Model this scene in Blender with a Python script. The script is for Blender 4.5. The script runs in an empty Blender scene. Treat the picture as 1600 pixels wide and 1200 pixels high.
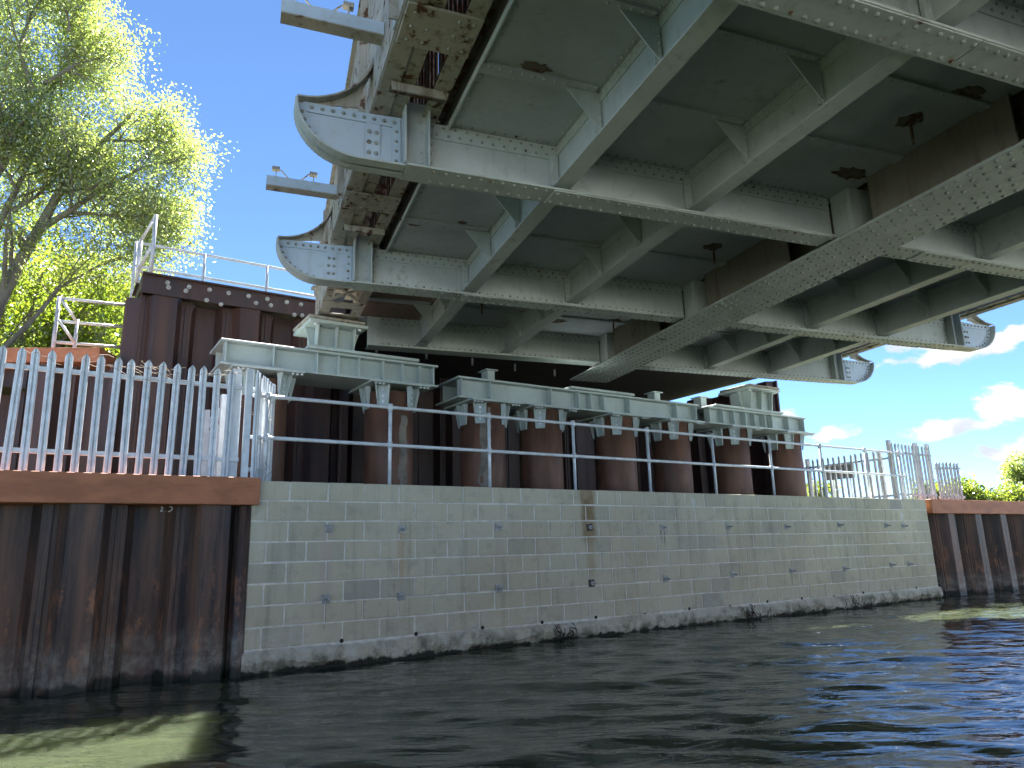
import bpy, math, random
import numpy as np
from mathutils import Vector, Matrix
random.seed(7); rng = np.random.default_rng(7)
R_ = math.radians
scene = bpy.context.scene
C = scene.collection

# ------------------------------------------------------------------ camera, sky, sun, exposure
CAM = Vector((-1.886, -8.254, 1.225))
YAW, PITCH, ROLL = R_(32.94), R_(13.03), R_(-1.47)
cd = bpy.data.cameras.new('camera'); cam = bpy.data.objects.new('camera', cd); C.objects.link(cam)
cd.sensor_width = 36.0; cd.lens = 1115.33 / 1600 * 36.0; cd.clip_start = 0.05; cd.clip_end = 6000
F = Vector((math.sin(YAW) * math.cos(PITCH), math.cos(YAW) * math.cos(PITCH), math.sin(PITCH)))
Rt = Vector((math.cos(YAW), -math.sin(YAW), 0)); Up = Rt.cross(F)
R2 = Rt * math.cos(ROLL) + Up * math.sin(ROLL); U2 = -Rt * math.sin(ROLL) + Up * math.cos(ROLL)
mw = Matrix((R2, U2, -F)).transposed().to_4x4(); mw.translation = CAM
cam.matrix_world = mw
scene.camera = cam

SUN = Vector((0.35, 0.70, 1.0)).normalized()
sun_el = math.asin(SUN.z); sun_az = math.atan2(SUN.x, SUN.y)
ld = bpy.data.lights.new('sun', 'SUN'); ld.energy = 5.0; ld.angle = R_(0.53); ld.color = (1.0, 0.96, 0.90)
sun = bpy.data.objects.new('sun', ld); C.objects.link(sun); sun.location = (10, 20, 40)
sun.rotation_euler = (-SUN).to_track_quat('-Z', 'Y').to_euler()

SKY_STRENGTH = 0.05
scene.view_settings.view_transform = 'Standard'; scene.view_settings.look = 'None'
scene.view_settings.gamma = 1.0; scene.view_settings.use_curve_mapping = False
scene.view_settings.exposure = 3.2
scene.cycles.use_denoising = True
scene.cycles.max_bounces = 8; scene.cycles.diffuse_bounces = 6; scene.cycles.glossy_bounces = 4
scene.cycles.caustics_reflective = False; scene.cycles.caustics_refractive = False
scene.cycles.sample_clamp_indirect = 4.0

# ------------------------------------------------------------------ node helper
class NT:
    def __init__(s, tree): s.t = tree; s.N = tree.nodes; s.L = tree.links
    def put(s, sock, v):
        if hasattr(v, 'is_output'): s.L.new(v, sock)
        elif v is not None:
            if isinstance(v, (tuple, list)) and len(v) == 3 and sock.type == 'RGBA': v = (*v, 1)
            sock.default_value = v
    def n(s, ty, ins=None, **kw):
        nd = s.N.new(ty)
        for k, v in kw.items(): setattr(nd, k, v)
        for k, v in (ins or {}).items(): s.put(nd.inputs[k], v)
        return nd
    def m(s, op, a, b=None, c=None, clamp=False):
        nd = s.N.new('ShaderNodeMath'); nd.operation = op; nd.use_clamp = clamp
        for i, v in enumerate((a, b, c)):
            if v is not None: s.put(nd.inputs[i], v)
        return nd.outputs[0]
    def mix(s, f, a, b, mode='MIX'):
        nd = s.N.new('ShaderNodeMix'); nd.data_type = 'RGBA'; nd.blend_type = mode
        s.put(nd.inputs[0], f); s.put(nd.inputs[6], a); s.put(nd.inputs[7], b); return nd.outputs[2]
    def ss(s, x, lo, hi, a=0.0, b=1.0):
        nd = s.N.new('ShaderNodeMapRange'); nd.interpolation_type = 'SMOOTHSTEP'
        for i, v in enumerate((x, lo, hi, a, b)): s.put(nd.inputs[i], v)
        return nd.outputs[0]
    def vec(s, v, sc):
        nd = s.N.new('ShaderNodeVectorMath'); nd.operation = 'MULTIPLY'; s.put(nd.inputs[0], v); s.put(nd.inputs[1], sc); return nd.outputs[0]
    def vadd(s, v, w):
        nd = s.N.new('ShaderNodeVectorMath'); nd.operation = 'ADD'; s.put(nd.inputs[0], v); s.put(nd.inputs[1], w); return nd.outputs[0]
    def dot(s, v, w):
        nd = s.N.new('ShaderNodeVectorMath'); nd.operation = 'DOT_PRODUCT'; s.put(nd.inputs[0], v); s.put(nd.inputs[1], w); return nd.outputs['Value']
    def noise(s, vec, scale, detail=4, rough=0.55, dist=0.0):
        nd = s.N.new('ShaderNodeTexNoise'); s.put(nd.inputs['Vector'], vec)
        nd.inputs['Scale'].default_value = scale; nd.inputs['Detail'].default_value = detail
        nd.inputs['Roughness'].default_value = rough; nd.inputs['Distortion'].default_value = dist
        return nd.outputs[0]
    def pos(s): return s.N.new('ShaderNodeNewGeometry').outputs['Position']
    def sep(s, v):
        nd = s.N.new('ShaderNodeSeparateXYZ'); s.put(nd.inputs[0], v); return nd.outputs
    def bump(s, h, strength, dist):
        nd = s.N.new('ShaderNodeBump'); s.put(nd.inputs['Height'], h); nd.inputs['Strength'].default_value = strength; nd.inputs['Distance'].default_value = dist
        return nd.outputs[0]

def new_mat(name):
    m = bpy.data.materials.new(name); m.use_nodes = True
    t = NT(m.node_tree); b = m.node_tree.nodes['Principled BSDF']
    return m, t, b

# ------------------------------------------------------------------ world: clear sky with low cumulus, larger clouds added behind for fill light
w = bpy.data.worlds.new('World'); scene.world = w; w.use_nodes = True
t = NT(w.node_tree); bg = w.node_tree.nodes['Background']
sky = t.n('ShaderNodeTexSky', sky_type='NISHITA'); sky.sun_disc = False
sky.sun_elevation = sun_el; sky.sun_rotation = sun_az; sky.altitude = 300
sky.air_density = 0.31; sky.dust_density = 0.0; sky.ozone_density = 3.0
D = t.n('ShaderNodeTexCoord').outputs['Generated']
def adir(az, el):
    a, e = R_(az), R_(el); return Vector((math.sin(a) * math.cos(e), math.cos(a) * math.cos(e), math.sin(e)))
cov = None
for az, el, ra, re, wgt in [(64, 12.9, 8.0, 2.3, .42), (69.5, 13.6, 2.6, 2.6, .3), (67.8, 8.6, 4.6, 2.0, .40), (57.6, 7.7, 3.2, 1.2, .40), (63.5, 7.4, 5.5, 1.5, .42),
                            (69, 5.6, 6.5, 1.5, .38), (55, 5.4, 4.0, 1.5, .36), (16.4, 26.0, 1.7, 1.3, .36), (-2.0, 15.0, 3.0, 1.6, .36), (54, 9.2, 2.0, 1.2, .34), (82, 9, 9, 3, .4), (98, 7, 10, 3, .4),
                            (112, 14, 14, 8, .45), (140, 13, 18, 9, .45), (150, 34, 20, 8, .45), (175, 14, 18, 10, .45), (195, 38, 22, 9, .45), (215, 13, 18, 9, .45), (245, 26, 20, 10, .45), (275, 12, 16, 7, .45), (305, 9, 12, 4, .4)]:  # unseen clouds behind the view, enlarged to lift the light on the wall
    c = adir(az, el); e1 = Vector((math.cos(R_(az)), -math.sin(R_(az)), 0)); e2 = e1.cross(c) * -1
    x = t.m('DIVIDE', t.m('SUBTRACT', t.dot(D, e1), 0.0), math.sin(R_(ra))); y = t.m('DIVIDE', t.dot(D, e2), math.sin(R_(re)))
    r = t.m('SQRT', t.m('ADD', t.m('MULTIPLY', x, x), t.m('MULTIPLY', y, y)))
    front = t.m('GREATER_THAN', t.dot(D, c), 0.0)
    b = t.m('MULTIPLY', t.ss(r, 1.3, 0.1, 0.0, wgt), front)
    cov = b if cov is None else t.m('MAXIMUM', cov, b)
Dz = t.vec(D, (1.0, 1.0, 1.9))
n1 = t.noise(Dz, 13.0, 7, 0.58, 0.25); n2 = t.noise(t.vadd(Dz, (3.1, 1.7, .4)), 3.2, 2, 0.6)
cs = t.m('ADD', t.m('ADD', t.m('MULTIPLY', n1, 1.15), t.m('MULTIPLY', n2, 0.15)), cov)
cm = t.ss(cs, 0.905, 1.02)
cm = t.m('MULTIPLY', cm, t.ss(t.sep(D)[2], -0.01, 0.03))
shade = t.ss(t.noise(t.vadd(Dz, (0, 0, -0.035)), 15.0, 4, 0.55), 0.38, 0.68)
ccol = t.mix(shade, (1.75, 1.9, 2.15), (2.8, 2.75, 2.7))
skyc = t.mix(1.0, sky.outputs[0], (0.92, 1.05, 1.06), 'MULTIPLY')
t.put(bg.inputs['Color'], t.mix(cm, skyc, ccol)); bg.inputs['Strength'].default_value = SKY_STRENGTH

# ------------------------------------------------------------------ materials
MAT = {}
def paint(name, base, dirt, rust_amt, rough=0.5, rust_scale=2.2, streak=0.35):
    m, t, b = new_mat(name); P = t.pos()
    big = t.noise(P, 0.9, 3, 0.6); fine = t.noise(P, 9.0, 4, 0.65)
    col = t.mix(t.ss(big, 0.35, 0.7), base, tuple(c * 0.80 for c in base))
    st = t.noise(t.vec(P, (7, 7, 0.8)), 1.6, 3, 0.65)
    col = t.mix(t.m('MULTIPLY', t.ss(st, 0.5, 0.78), streak), col, dirt)
    col = t.mix(t.m('MULTIPLY', t.ss(fine, 0.52, 0.75), 0.4), col, dirt)
    rn = t.m('ADD', t.m('MULTIPLY', t.noise(P, rust_scale, 5, 0.62, 0.4), 0.8), t.m('MULTIPLY', fine, 0.2))
    rm = t.ss(rn, 0.715 - rust_amt, 0.745 - rust_amt)
    halo = t.ss(rn, 0.64 - rust_amt, 0.73 - rust_amt)
    col = t.mix(t.m('MULTIPLY', halo, 0.45), col, (0.17, 0.13, 0.085))
    rc = t.mix(fine, (0.040, 0.022, 0.015), (0.12, 0.058, 0.034)); col = t.mix(rm, col, rc)
    t.put(b.inputs['Base Color'], col); t.put(b.inputs['Roughness'], t.m('ADD', t.m('MULTIPLY', rm, 0.3), t.ss(fine, .2, .8, rough - .08, rough + .12)))
    b.inputs['Specular IOR Level'].default_value = 0.35
    t.put(b.inputs['Normal'], t.bump(t.noise(P, 14.0, 3, 0.65), 0.3, 0.005))
    MAT[name] = m
paint('bridge_paint', (0.41, 0.465, 0.475), (0.24, 0.245, 0.225), 0.05)
paint('deck_paint', (0.42, 0.455, 0.50), (0.27, 0.27, 0.26), 0.045, 0.6)
paint('worn_paint', (0.34, 0.325, 0.285), (0.14, 0.115, 0.09), 0.115, 0.6, 9.0, 0.9)
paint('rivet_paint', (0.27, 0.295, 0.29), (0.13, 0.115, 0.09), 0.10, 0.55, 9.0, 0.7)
paint('rusty_plate', (0.20, 0.135, 0.115), (0.09, 0.055, 0.045), 0.10, 0.65, 4.0, 0.6)
paint('stained_paint', (0.165, 0.155, 0.125), (0.07, 0.055, 0.04), 0.08, 0.6, 3.0, 0.8)
paint('fresh_paint', (0.44, 0.51, 0.50), (0.28, 0.29, 0.25), -0.05, 0.42)
paint('sky_tinted_paint', (0.44, 0.54, 0.64), (0.28, 0.29, 0.27), 0.0, 0.35)  # blue sky reflection is put into this paint colour
paint('corroded', (0.12, 0.10, 0.09), (0.05, 0.04, 0.035), 0.22, 0.7, 7.0)

def simple(name, col, rough, metal=0.0, var=0.25, scale=6.0, bump=0.2, col2=None, stretch=(1, 1, 1)):
    m, t, b = new_mat(name); P = t.vec(t.pos(), stretch)
    n = t.noise(P, scale, 6, 0.6); n2 = t.noise(P, scale * 7, 4, 0.6)
    c2 = col2 or tuple(c * (1 - var) for c in col)
    c = t.mix(t.ss(n, 0.35, 0.68), col, c2); c = t.mix(t.m('MULTIPLY', t.ss(n2, .5, .8), .35), c, tuple(x * .6 for x in col))
    t.put(b.inputs['Base Color'], c); t.put(b.inputs['Roughness'], t.ss(n2, .2, .8, rough - .07, rough + .1)); b.inputs['Metallic'].default_value = metal
    if bump: t.put(b.inputs['Normal'], t.bump(n2, bump, 0.004))
    MAT[name] = m
simple('galvanised', (0.74, 0.79, 0.83), 0.40, 0.15, 0.22, 9.0, 0.1)
gm_ = MAT['galvanised'].node_tree; gt = NT(gm_); gb = gm_.nodes['Principled BSDF']; src = gb.inputs['Base Color'].links[0].from_socket
gt.put(gb.inputs['Base Color'], gt.mix(gt.m('MULTIPLY', gt.n('ShaderNodeObjectInfo').outputs['Random'], .45), src, (0.42, 0.46, 0.49)))
simple('galvanised_dull', (0.54, 0.565, 0.58), 0.5, 0.2, 0.25, 9.0, 0.1)
simple('capping_rust', (0.45, 0.165, 0.072), 0.6, 0.0, 0.3, 2.2, 0.25, (0.31, 0.11, 0.05), (1, 1, 2.5))
simple('dark_rust', (0.034, 0.021, 0.019), 0.5, 0.0, 0.4, 2.5, 0.25, (0.06, 0.03, 0.022), (2.5, 2.5, .35))
simple('pile_steel', (0.105, 0.052, 0.034), 0.55, 0.0, 0.3, 2.0, 0.3, (0.185, 0.090, 0.056), (2.0, 2.0, .5))
simple('mortar', (0.72, 0.70, 0.63), 0.85, 0.0, 0.25, 8.0, 0.5)
simple('soil', (0.10, 0.085, 0.06), 0.9, 0.0, 0.4, 2.0, 0.5)
simple('gravel_ground', (0.15, 0.14, 0.12), 0.9, 0.0, 0.4, 9.0, 0.6)
simple('grass_ground', (0.06, 0.085, 0.025), 0.9, 0.0, 0.4, 1.5, 0.8, (0.10, 0.11, 0.04))
simple('river_bed', (0.08, 0.075, 0.05), 0.9)
simple('bark', (0.20, 0.175, 0.135), 0.85, 0.0, 0.4, 6.0, 0.8, None, (1, 1, .3))
simple('root', (0.045, 0.035, 0.025), 0.9)
simple('dry_stem', (0.36, 0.29, 0.21), 0.8)
simple('chalk', (0.75, 0.75, 0.72), 0.9, 0, .3, 30.)
simple('sign_back', (0.10, 0.115, 0.11), 0.5)
simple('black_void', (0.012, 0.011, 0.012), 0.8)
simple('pale_concrete', (0.50, 0.495, 0.465), 0.85, 0.0, 0.2, 1.5, 0.3)
simple('asphalt', (0.05, 0.05, 0.05), 0.9)

# sheet piling: dark weathered steel, streaked, salts and algae towards the waterline
m, t, b = new_mat('sheet_pile'); P = t.pos(); Z = t.sep(P)[2]
st = t.noise(t.vec(P, (3.2, 3.2, 0.22)), 1.5, 5, 0.68); st2 = t.noise(t.vec(P, (22, 22, 0.6)), 1.0, 4, 0.6); fine = t.noise(P, 22, 5, 0.65)
big = t.noise(t.vec(P, (1, 1, .5)), 0.9, 4, .6)
col = t.mix(t.ss(st, 0.36, 0.66), (0.034, 0.027, 0.026), (0.155, 0.085, 0.056))
col = t.mix(t.m('MULTIPLY', t.ss(big, 0.48, 0.72), 0.6), col, (0.17, 0.085, 0.062))
col = t.mix(t.m('MULTIPLY', t.ss(st2, 0.55, 0.75), 0.45), col, (0.13, 0.115, 0.11))
zw = t.m('ADD', Z, t.m('MULTIPLY', t.m('SUBTRACT', st, .5), 1.1))
rusty = t.m('MULTIPLY', t.m('MULTIPLY', t.ss(zw, 0.15, 0.45), t.ss(zw, 1.25, 0.75)), t.ss(t.m('ADD', t.m('MULTIPLY', t.noise(t.vec(P, (6, 6, 2.2)), 1.0, 5, .7), .8), t.m('MULTIPLY', fine, .2)), 0.5, 0.64))
col = t.mix(t.m('MULTIPLY', rusty, 0.75), col, (0.36, 0.16, 0.08))
zs = t.m('ADD', Z, t.m('MULTIPLY', t.m('SUBTRACT', t.noise(P, 3.5, 5, .6), .5), 0.55))
salt = t.m('MULTIPLY', t.ss(zs, 0.62, 0.18), t.ss(Z, 0.03, 0.11))
col = t.mix(t.m('MULTIPLY', salt, t.ss(t.noise(P, 6, 6, .7), .38, .72, .1, .8)), col, (0.33, 0.32, 0.27))
col = t.mix(t.ss(zs, 0.13, 0.03), col, (0.022, 0.024, 0.018))
t.put(b.inputs['Base Color'], col); t.put(b.inputs['Roughness'], t.ss(fine, .2, .8, .42, .62)); b.inputs['Specular IOR Level'].default_value = 0.4
t.put(b.inputs['Normal'], t.bump(fine, 0.3, 0.004)); MAT['sheet_pile'] = m
simple('abutment_steel', (0.036, 0.020, 0.018), 0.5, 0.0, 0.4, 1.6, 0.25, (0.074, 0.034, 0.024), (3.0, 3.0, .25))
simple('dull_plate', (0.46, 0.46, 0.43), 0.6, 0.1, 0.4, 14.0, 0.3)

# concrete blocks
def concrete(name, per_block):
    m, t, b = new_mat(name); P = t.pos(); X, Y, Z = t.sep(P)[:3]
    fine = t.noise(P, 60, 3, 0.75); med = t.noise(P, 5.0, 5, 0.66); big = t.noise(P, 0.75, 3, 0.55)
    if per_block:
        rnd = t.n('ShaderNodeObjectInfo').outputs['Random']
        col = t.mix(rnd, (0.52, 0.475, 0.35), (0.58, 0.525, 0.385))
        col = t.mix(t.ss(rnd, 0.88, 0.90), col, (0.455, 0.42, 0.325)); col = t.mix(t.ss(rnd, 0.975, 0.98), col, (0.385, 0.365, 0.30))
        col = t.mix(t.m('MULTIPLY', t.ss(t.m('FRACT', t.m('MULTIPLY', rnd, 7.13)), .85, .87), .4), col, (0.44, 0.39, 0.29))
    else: col = (0.50, 0.47, 0.385)
    col = t.mix(t.m('MULTIPLY', t.ss(big, 0.42, 0.62), 0.5), col, (0.46, 0.435, 0.335))
    col = t.mix(t.m('MULTIPLY', t.ss(t.noise(t.vadd(P, (5, 2, 8)), 0.55, 3, .5), 0.48, 0.62), 0.5), col, (0.46, 0.405, 0.28))
    col = t.mix(t.m('MULTIPLY', t.ss(med, 0.48, 0.75), 0.5), col, (0.27, 0.25, 0.20))
    col = t.mix(t.m('MULTIPLY', t.ss(fine, 0.55, 0.75), 0.45), col, (0.13, 0.13, 0.11))
    drip = t.noise(t.vec(P, (7, 7, .45)), 1.0, 4, .65)
    col = t.mix(t.m('MULTIPLY', t.ss(drip, .52, .72), .45), col, (0.26, 0.235, 0.175))
    col = t.mix(t.m('MULTIPLY', t.ss(t.noise(t.vec(t.vadd(P, (9, 0, 0)), (5, 5, .5)), 1.0, 4, .65), .56, .74), .4), col, (0.60, 0.57, 0.49))
    jit = t.m('MULTIPLY', t.m('SUBTRACT', t.noise(t.vec(P, (6, 6, 2)), 1.0, 4, .6), .5), 0.16)
    for x0, wd, z1, z0, c, a in [(0.86, .10, 1.50, .45, (0.48, 0.40, 0.33), .75), (1.78, .07, 1.5, .75, (0.46, 0.33, 0.20), .65), (3.18, .09, 1.5, .72, (0.45, 0.38, 0.29), .7), (4.72, .17, 2.06, 1.2, (0.20, 0.125, 0.05), .85),
                                 (4.72, .10, 1.5, .7, (0.34, 0.25, 0.14), .6), (6.9, .05, 1.95, 1.7, (0.62, 0.64, 0.66), .8), (12.95, .07, 1.75, 1.52, (0.66, 0.68, 0.72), .8), (6.13, .016, 1.47, 1.2, (0.03, 0.025, 0.02), .9), (6.2, .012, 1.47, 1.12, (0.03, 0.025, 0.02), .9), (9.18, .03, .74, .35, (.12, .11, .09), .5), (.86, .02, .68, .35, (.08, .08, .07), .7)]:
        k = t.m('MULTIPLY', t.ss(t.m('ABSOLUTE', t.m('ADD', t.m('SUBTRACT', X, x0), t.m('MULTIPLY', jit, min(1, wd * 9)))), wd, wd * .35), t.m('MULTIPLY', t.ss(Z, z0, z0 + .25), t.ss(Z, z1 + .03, z1 - .02)))
        col = t.mix(t.m('MULTIPLY', k, t.m('MULTIPLY', a, t.ss(med, .3, .6, .55, 1.0))), col, c)
    zs = t.m('ADD', Z, t.m('MULTIPLY', t.m('SUBTRACT', t.noise(P, 2.6, 5, .65), .5), 0.6))
    lime = t.m('MULTIPLY', t.ss(zs, 0.55, 0.2), t.ss(t.noise(P, 7, 6, .72), .42, .66))
    col = t.mix(t.m('MULTIPLY', lime, .75), col, (0.55, 0.54, 0.48))
    alg = t.m('MULTIPLY', t.ss(zs, 0.30, 0.05), t.ss(t.noise(P, 4, 5, .7), .40, .62))
    col = t.mix(t.m('MULTIPLY', alg, .8), col, (0.075, 0.08, 0.045))
    col = t.mix(t.ss(t.m('ADD', Z, t.m('MULTIPLY', t.m('SUBTRACT', med, .5), .22)), 0.06, 0.02), col, (0.03, 0.03, 0.022))
    t.put(b.inputs['Base Color'], col); b.inputs['Roughness'].default_value = 0.88; b.inputs['Specular IOR Level'].default_value = 0.25
    t.put(b.inputs['Normal'], t.bump(t.noise(P, 55, 3, 0.75), 0.5, 0.005)); MAT[name] = m
concrete('block', True); concrete('footing', False)

# water: turbid, dark, rippled
m, t, b = new_mat('water'); P = t.pos()
ca, wa = t.dot(P, (0.86, -0.51, 0)), t.dot(P, (0.51, 0.86, 0))
def cv(a, c, off=0.0): return t.n('ShaderNodeCombineXYZ', {0: t.m('MULTIPLY', ca, a), 1: t.m('MULTIPLY', wa, c), 2: off}).outputs[0]
n1 = t.noise(cv(1.7, 6.5), 1.0, 2, 0.5, .8); n2 = t.noise(cv(10.0, 26.0, 3.0), 1.0, 2, 0.55, .5)
b.inputs['Base Color'].default_value = (0.036, 0.045, 0.025, 1); b.inputs['Roughness'].default_value = 0.02; b.inputs['IOR'].default_value = 1.75; b.subsurface_method = 'BURLEY'; b.inputs['Subsurface Weight'].default_value = 1.0; b.inputs['Subsurface Radius'].default_value = (1.0, 1.0, .7); b.inputs['Subsurface Scale'].default_value = 0.35
t.put(b.inputs['Normal'], t.bump(t.m('ADD', n1, t.m('MULTIPLY', n2, 0.10)), 1.0, 0.016)); MAT['water'] = m

def leaf(name, c1, c2, tr):
    m = bpy.data.materials.new(name); m.use_nodes = True; t = NT(m.node_tree); out = m.node_tree.nodes['Material Output']
    m.node_tree.nodes.remove(m.node_tree.nodes['Principled BSDF'])
    P = t.pos(); col = t.mix(t.ss(t.noise(P, 1.1, 3, .6), .38, .62), c1, c2)
    col = t.mix(t.ss(t.noise(P, 14, 2, .5), .4, .7), col, tuple(x * .65 for x in c1))
    d = t.n('ShaderNodeBsdfDiffuse', {'Color': col}); g = t.n('ShaderNodeBsdfGlossy', {'Roughness': 0.35, 'Color': (1, 1, 1)})
    tl = t.n('ShaderNodeBsdfTranslucent', {'Color': t.mix(1.0, col, (1.5, 1.65, .75), 'MULTIPLY')})
    mx = t.n('ShaderNodeMixShader', {0: tr, 1: d.outputs[0], 2: tl.outputs[0]}); m2 = t.n('ShaderNodeMixShader', {0: 0.07, 1: mx.outputs[0], 2: g.outputs[0]})
    t.L.new(m2.outputs[0], out.inputs['Surface']); MAT[name] = m
leaf('leaf_willow', (0.26, 0.285, 0.14), (0.20, 0.24, 0.08), .62)
leaf('leaf_bright', (0.19, 0.22, 0.035), (0.13, 0.19, 0.03), .6)
leaf('leaf_hedge', (0.13, 0.17, 0.035), (0.18, 0.20, 0.05), .55)

# ------------------------------------------------------------------ mesh builder
class MB:
    def __init__(s, o=(0, 0, 0)): s.v = []; s.f = []; s.o = o
    def add(s, vs, fs):
        k = len(s.v); ox, oy, oz = s.o
        s.v += [(x - ox, y - oy, z - oz) for x, y, z in vs]; s.f += [tuple(i + k for i in f) for f in fs]; return s
    def box(s, x0, x1, y0, y1, z0, z1):
        return s.add([(x0, y0, z0), (x1, y0, z0), (x1, y1, z0), (x0, y1, z0), (x0, y0, z1), (x1, y0, z1), (x1, y1, z1), (x0, y1, z1)],
                     [(3, 2, 1, 0), (4, 5, 6, 7), (0, 1, 5, 4), (1, 2, 6, 5), (2, 3, 7, 6), (3, 0, 4, 7)])
    def bbox(s, x0, x1, y0, y1, z0, z1, e):   # box with chamfered edges
        k = 0; vs = []; idx = {}
        X = (x0, x1); Y = (y0, y1); Zz = (z0, z1); sg = (1, -1)
        for a in (0, 1):
            for b_ in (0, 1):
                for c in (0, 1):
                    for ax in range(3):
                        p = [X[a] + (e * sg[a] if ax != 0 else 0), Y[b_] + (e * sg[b_] if ax != 1 else 0), Zz[c] + (e * sg[c] if ax != 2 else 0)]
                        idx[(a, b_, c, ax)] = len(vs); vs.append(tuple(p))
        g = lambda a, b_, c, ax: idx[(a, b_, c, ax)]
        fs = []
        for q in (0, 1):
            f = [g(q, 0, 0, 0), g(q, 1, 0, 0), g(q, 1, 1, 0), g(q, 0, 1, 0)]; fs.append(f if q else f[::-1])
            f = [g(0, q, 0, 1), g(0, q, 1, 1), g(1, q, 1, 1), g(1, q, 0, 1)]; fs.append(f if q else f[::-1])
            f = [g(0, 0, q, 2), g(1, 0, q, 2), g(1, 1, q, 2), g(0, 1, q, 2)]; fs.append(f if q else f[::-1])
        for p in (0, 1):
            for q in (0, 1):
                fs.append([g(p, q, 0, 0), g(p, q, 1, 0), g(p, q, 1, 1), g(p, q, 0, 1)])
                fs.append([g(p, 0, q, 0), g(p, 1, q, 0), g(p, 1, q, 2), g(p, 0, q, 2)])
                fs.append([g(0, p, q, 1), g(1, p, q, 1), g(1, p, q, 2), g(0, p, q, 2)])
                for c in (0, 1): fs.append([g(p, q, c, 0), g(p, q, c, 1), g(p, q, c, 2)])
        return s.add(vs, fs)
    def prism(s, poly, axis, a0, a1):   # polygon in the two other axes, extruded along axis
        def mk(p, a):
            return {'x': (a, p[0], p[1]), 'y': (p[0], a, p[1]), 'z': (p[0], p[1], a)}[axis]
        n = len(poly); vs = [mk(p, a0) for p in poly] + [mk(p, a1) for p in poly]
        fs = [tuple(range(n))[::-1], tuple(range(n, 2 * n))] + [(i, (i + 1) % n, n + (i + 1) % n, n + i) for i in range(n)]
        return s.add(vs, fs)
    def strip(s, path, y0, y1, th, nrm=1):   # curved plate following (x,z) path, extruded between y0,y1
        n = len(path); off = []
        for i in range(n):
            a = path[max(0, i - 1)]; b_ = path[min(n - 1, i + 1)]; dx, dz = b_[0] - a[0], b_[1] - a[1]; l = math.hypot(dx, dz) or 1
            off.append((path[i][0] - dz / l * th * nrm, path[i][1] + dx / l * th * nrm))
        vs = []
        for i in range(n): vs += [(path[i][0], y0, path[i][1]), (path[i][0], y1, path[i][1]), (off[i][0], y1, off[i][1]), (off[i][0], y0, off[i][1])]
        fs = [(0, 1, 2, 3), tuple(4 * (n - 1) + k for k in (3, 2, 1, 0))]
        for i in range(n - 1):
            for k in range(4): fs.append((4 * i + k, 4 * i + 4 + k, 4 * i + 4 + (k + 1) % 4, 4 * i + (k + 1) % 4))
        return s.add(vs, fs)
    def tube(s, pts, r, seg=8, cap=True):
        pts = [Vector(p) for p in pts]; n = len(pts); rs = r if isinstance(r, (list, tuple)) else [r] * n
        vs = []; ref = None
        for i in range(n):
            d = (pts[min(i + 1, n - 1)] - pts[max(i - 1, 0)]).normalized()
            if ref is None: ref = Vector((0, 0, 1)) if abs(d.z) < .9 else Vector((1, 0, 0))
            a = d.cross(ref).normalized(); b_ = d.cross(a); ref = a.cross(d) if False else ref
            for k in range(seg):
                th = 2 * math.pi * k / seg; vs.append(tuple(pts[i] + (a * math.cos(th) + b_ * math.sin(th)) * rs[i]))
        fs = [(i * seg + k, i * seg + (k + 1) % seg, (i + 1) * seg + (k + 1) % seg, (i + 1) * seg + k) for i in range(n - 1) for k in range(seg)]
        if cap: fs += [tuple(range(seg))[::-1], tuple((n - 1) * seg + k for k in range(seg))]
        return s.add(vs, fs)
    def rivet(s, p, nrm, r=0.018, h=0.013):
        p = Vector(p); nrm = Vector(nrm); a = nrm.orthogonal().normalized(); b_ = nrm.cross(a); vs = []
        for rr, hh in ((r, 0), (r * .72, h * .72)):
            for k in range(6):
                th = k * math.pi / 3; vs.append(tuple(p + (a * math.cos(th) + b_ * math.sin(th)) * rr + nrm * hh))
        vs.append(tuple(p + nrm * h))
        fs = [(k, (k + 1) % 6, 6 + (k + 1) % 6, 6 + k) for k in range(6)] + [(6 + k, 6 + (k + 1) % 6, 12) for k in range(6)]
        return s.add(vs, fs)
    def mesh(s, name): 
        me = bpy.data.meshes.new(name); me.from_pydata(s.v, [], s.f); me.update(); return me
    def build(s, name, mat, parent=None, smooth=False, kind=None):
        me = s.mesh(name); me.materials.append(MAT[mat])
        if smooth: me.shade_smooth()
        o = bpy.data.objects.new(name, me); C.objects.link(o); o.parent = parent
        if kind: o['kind'] = kind
        return o
def inst(name, me, parent=None, loc=(0, 0, 0), rz=0.0):
    o = bpy.data.objects.new(name, me); C.objects.link(o); o.parent = parent; o.location = loc; o.rotation_euler = (0, 0, rz); return o
def tag(o, label=None, cat=None, group=None, kind=None):
    for k, v in (('label', label), ('category', cat), ('group', group), ('kind', kind)):
        if v: o[k] = v
    return o
def empty(name, loc, rz=0.0):
    o = bpy.data.objects.new(name, None); C.objects.link(o); o.location = loc; o.rotation_euler = (0, 0, rz); o.empty_display_size = .2; return o

# ================================================================== SETTING
WALL_L, TOP = 13.95, 2.04
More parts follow.
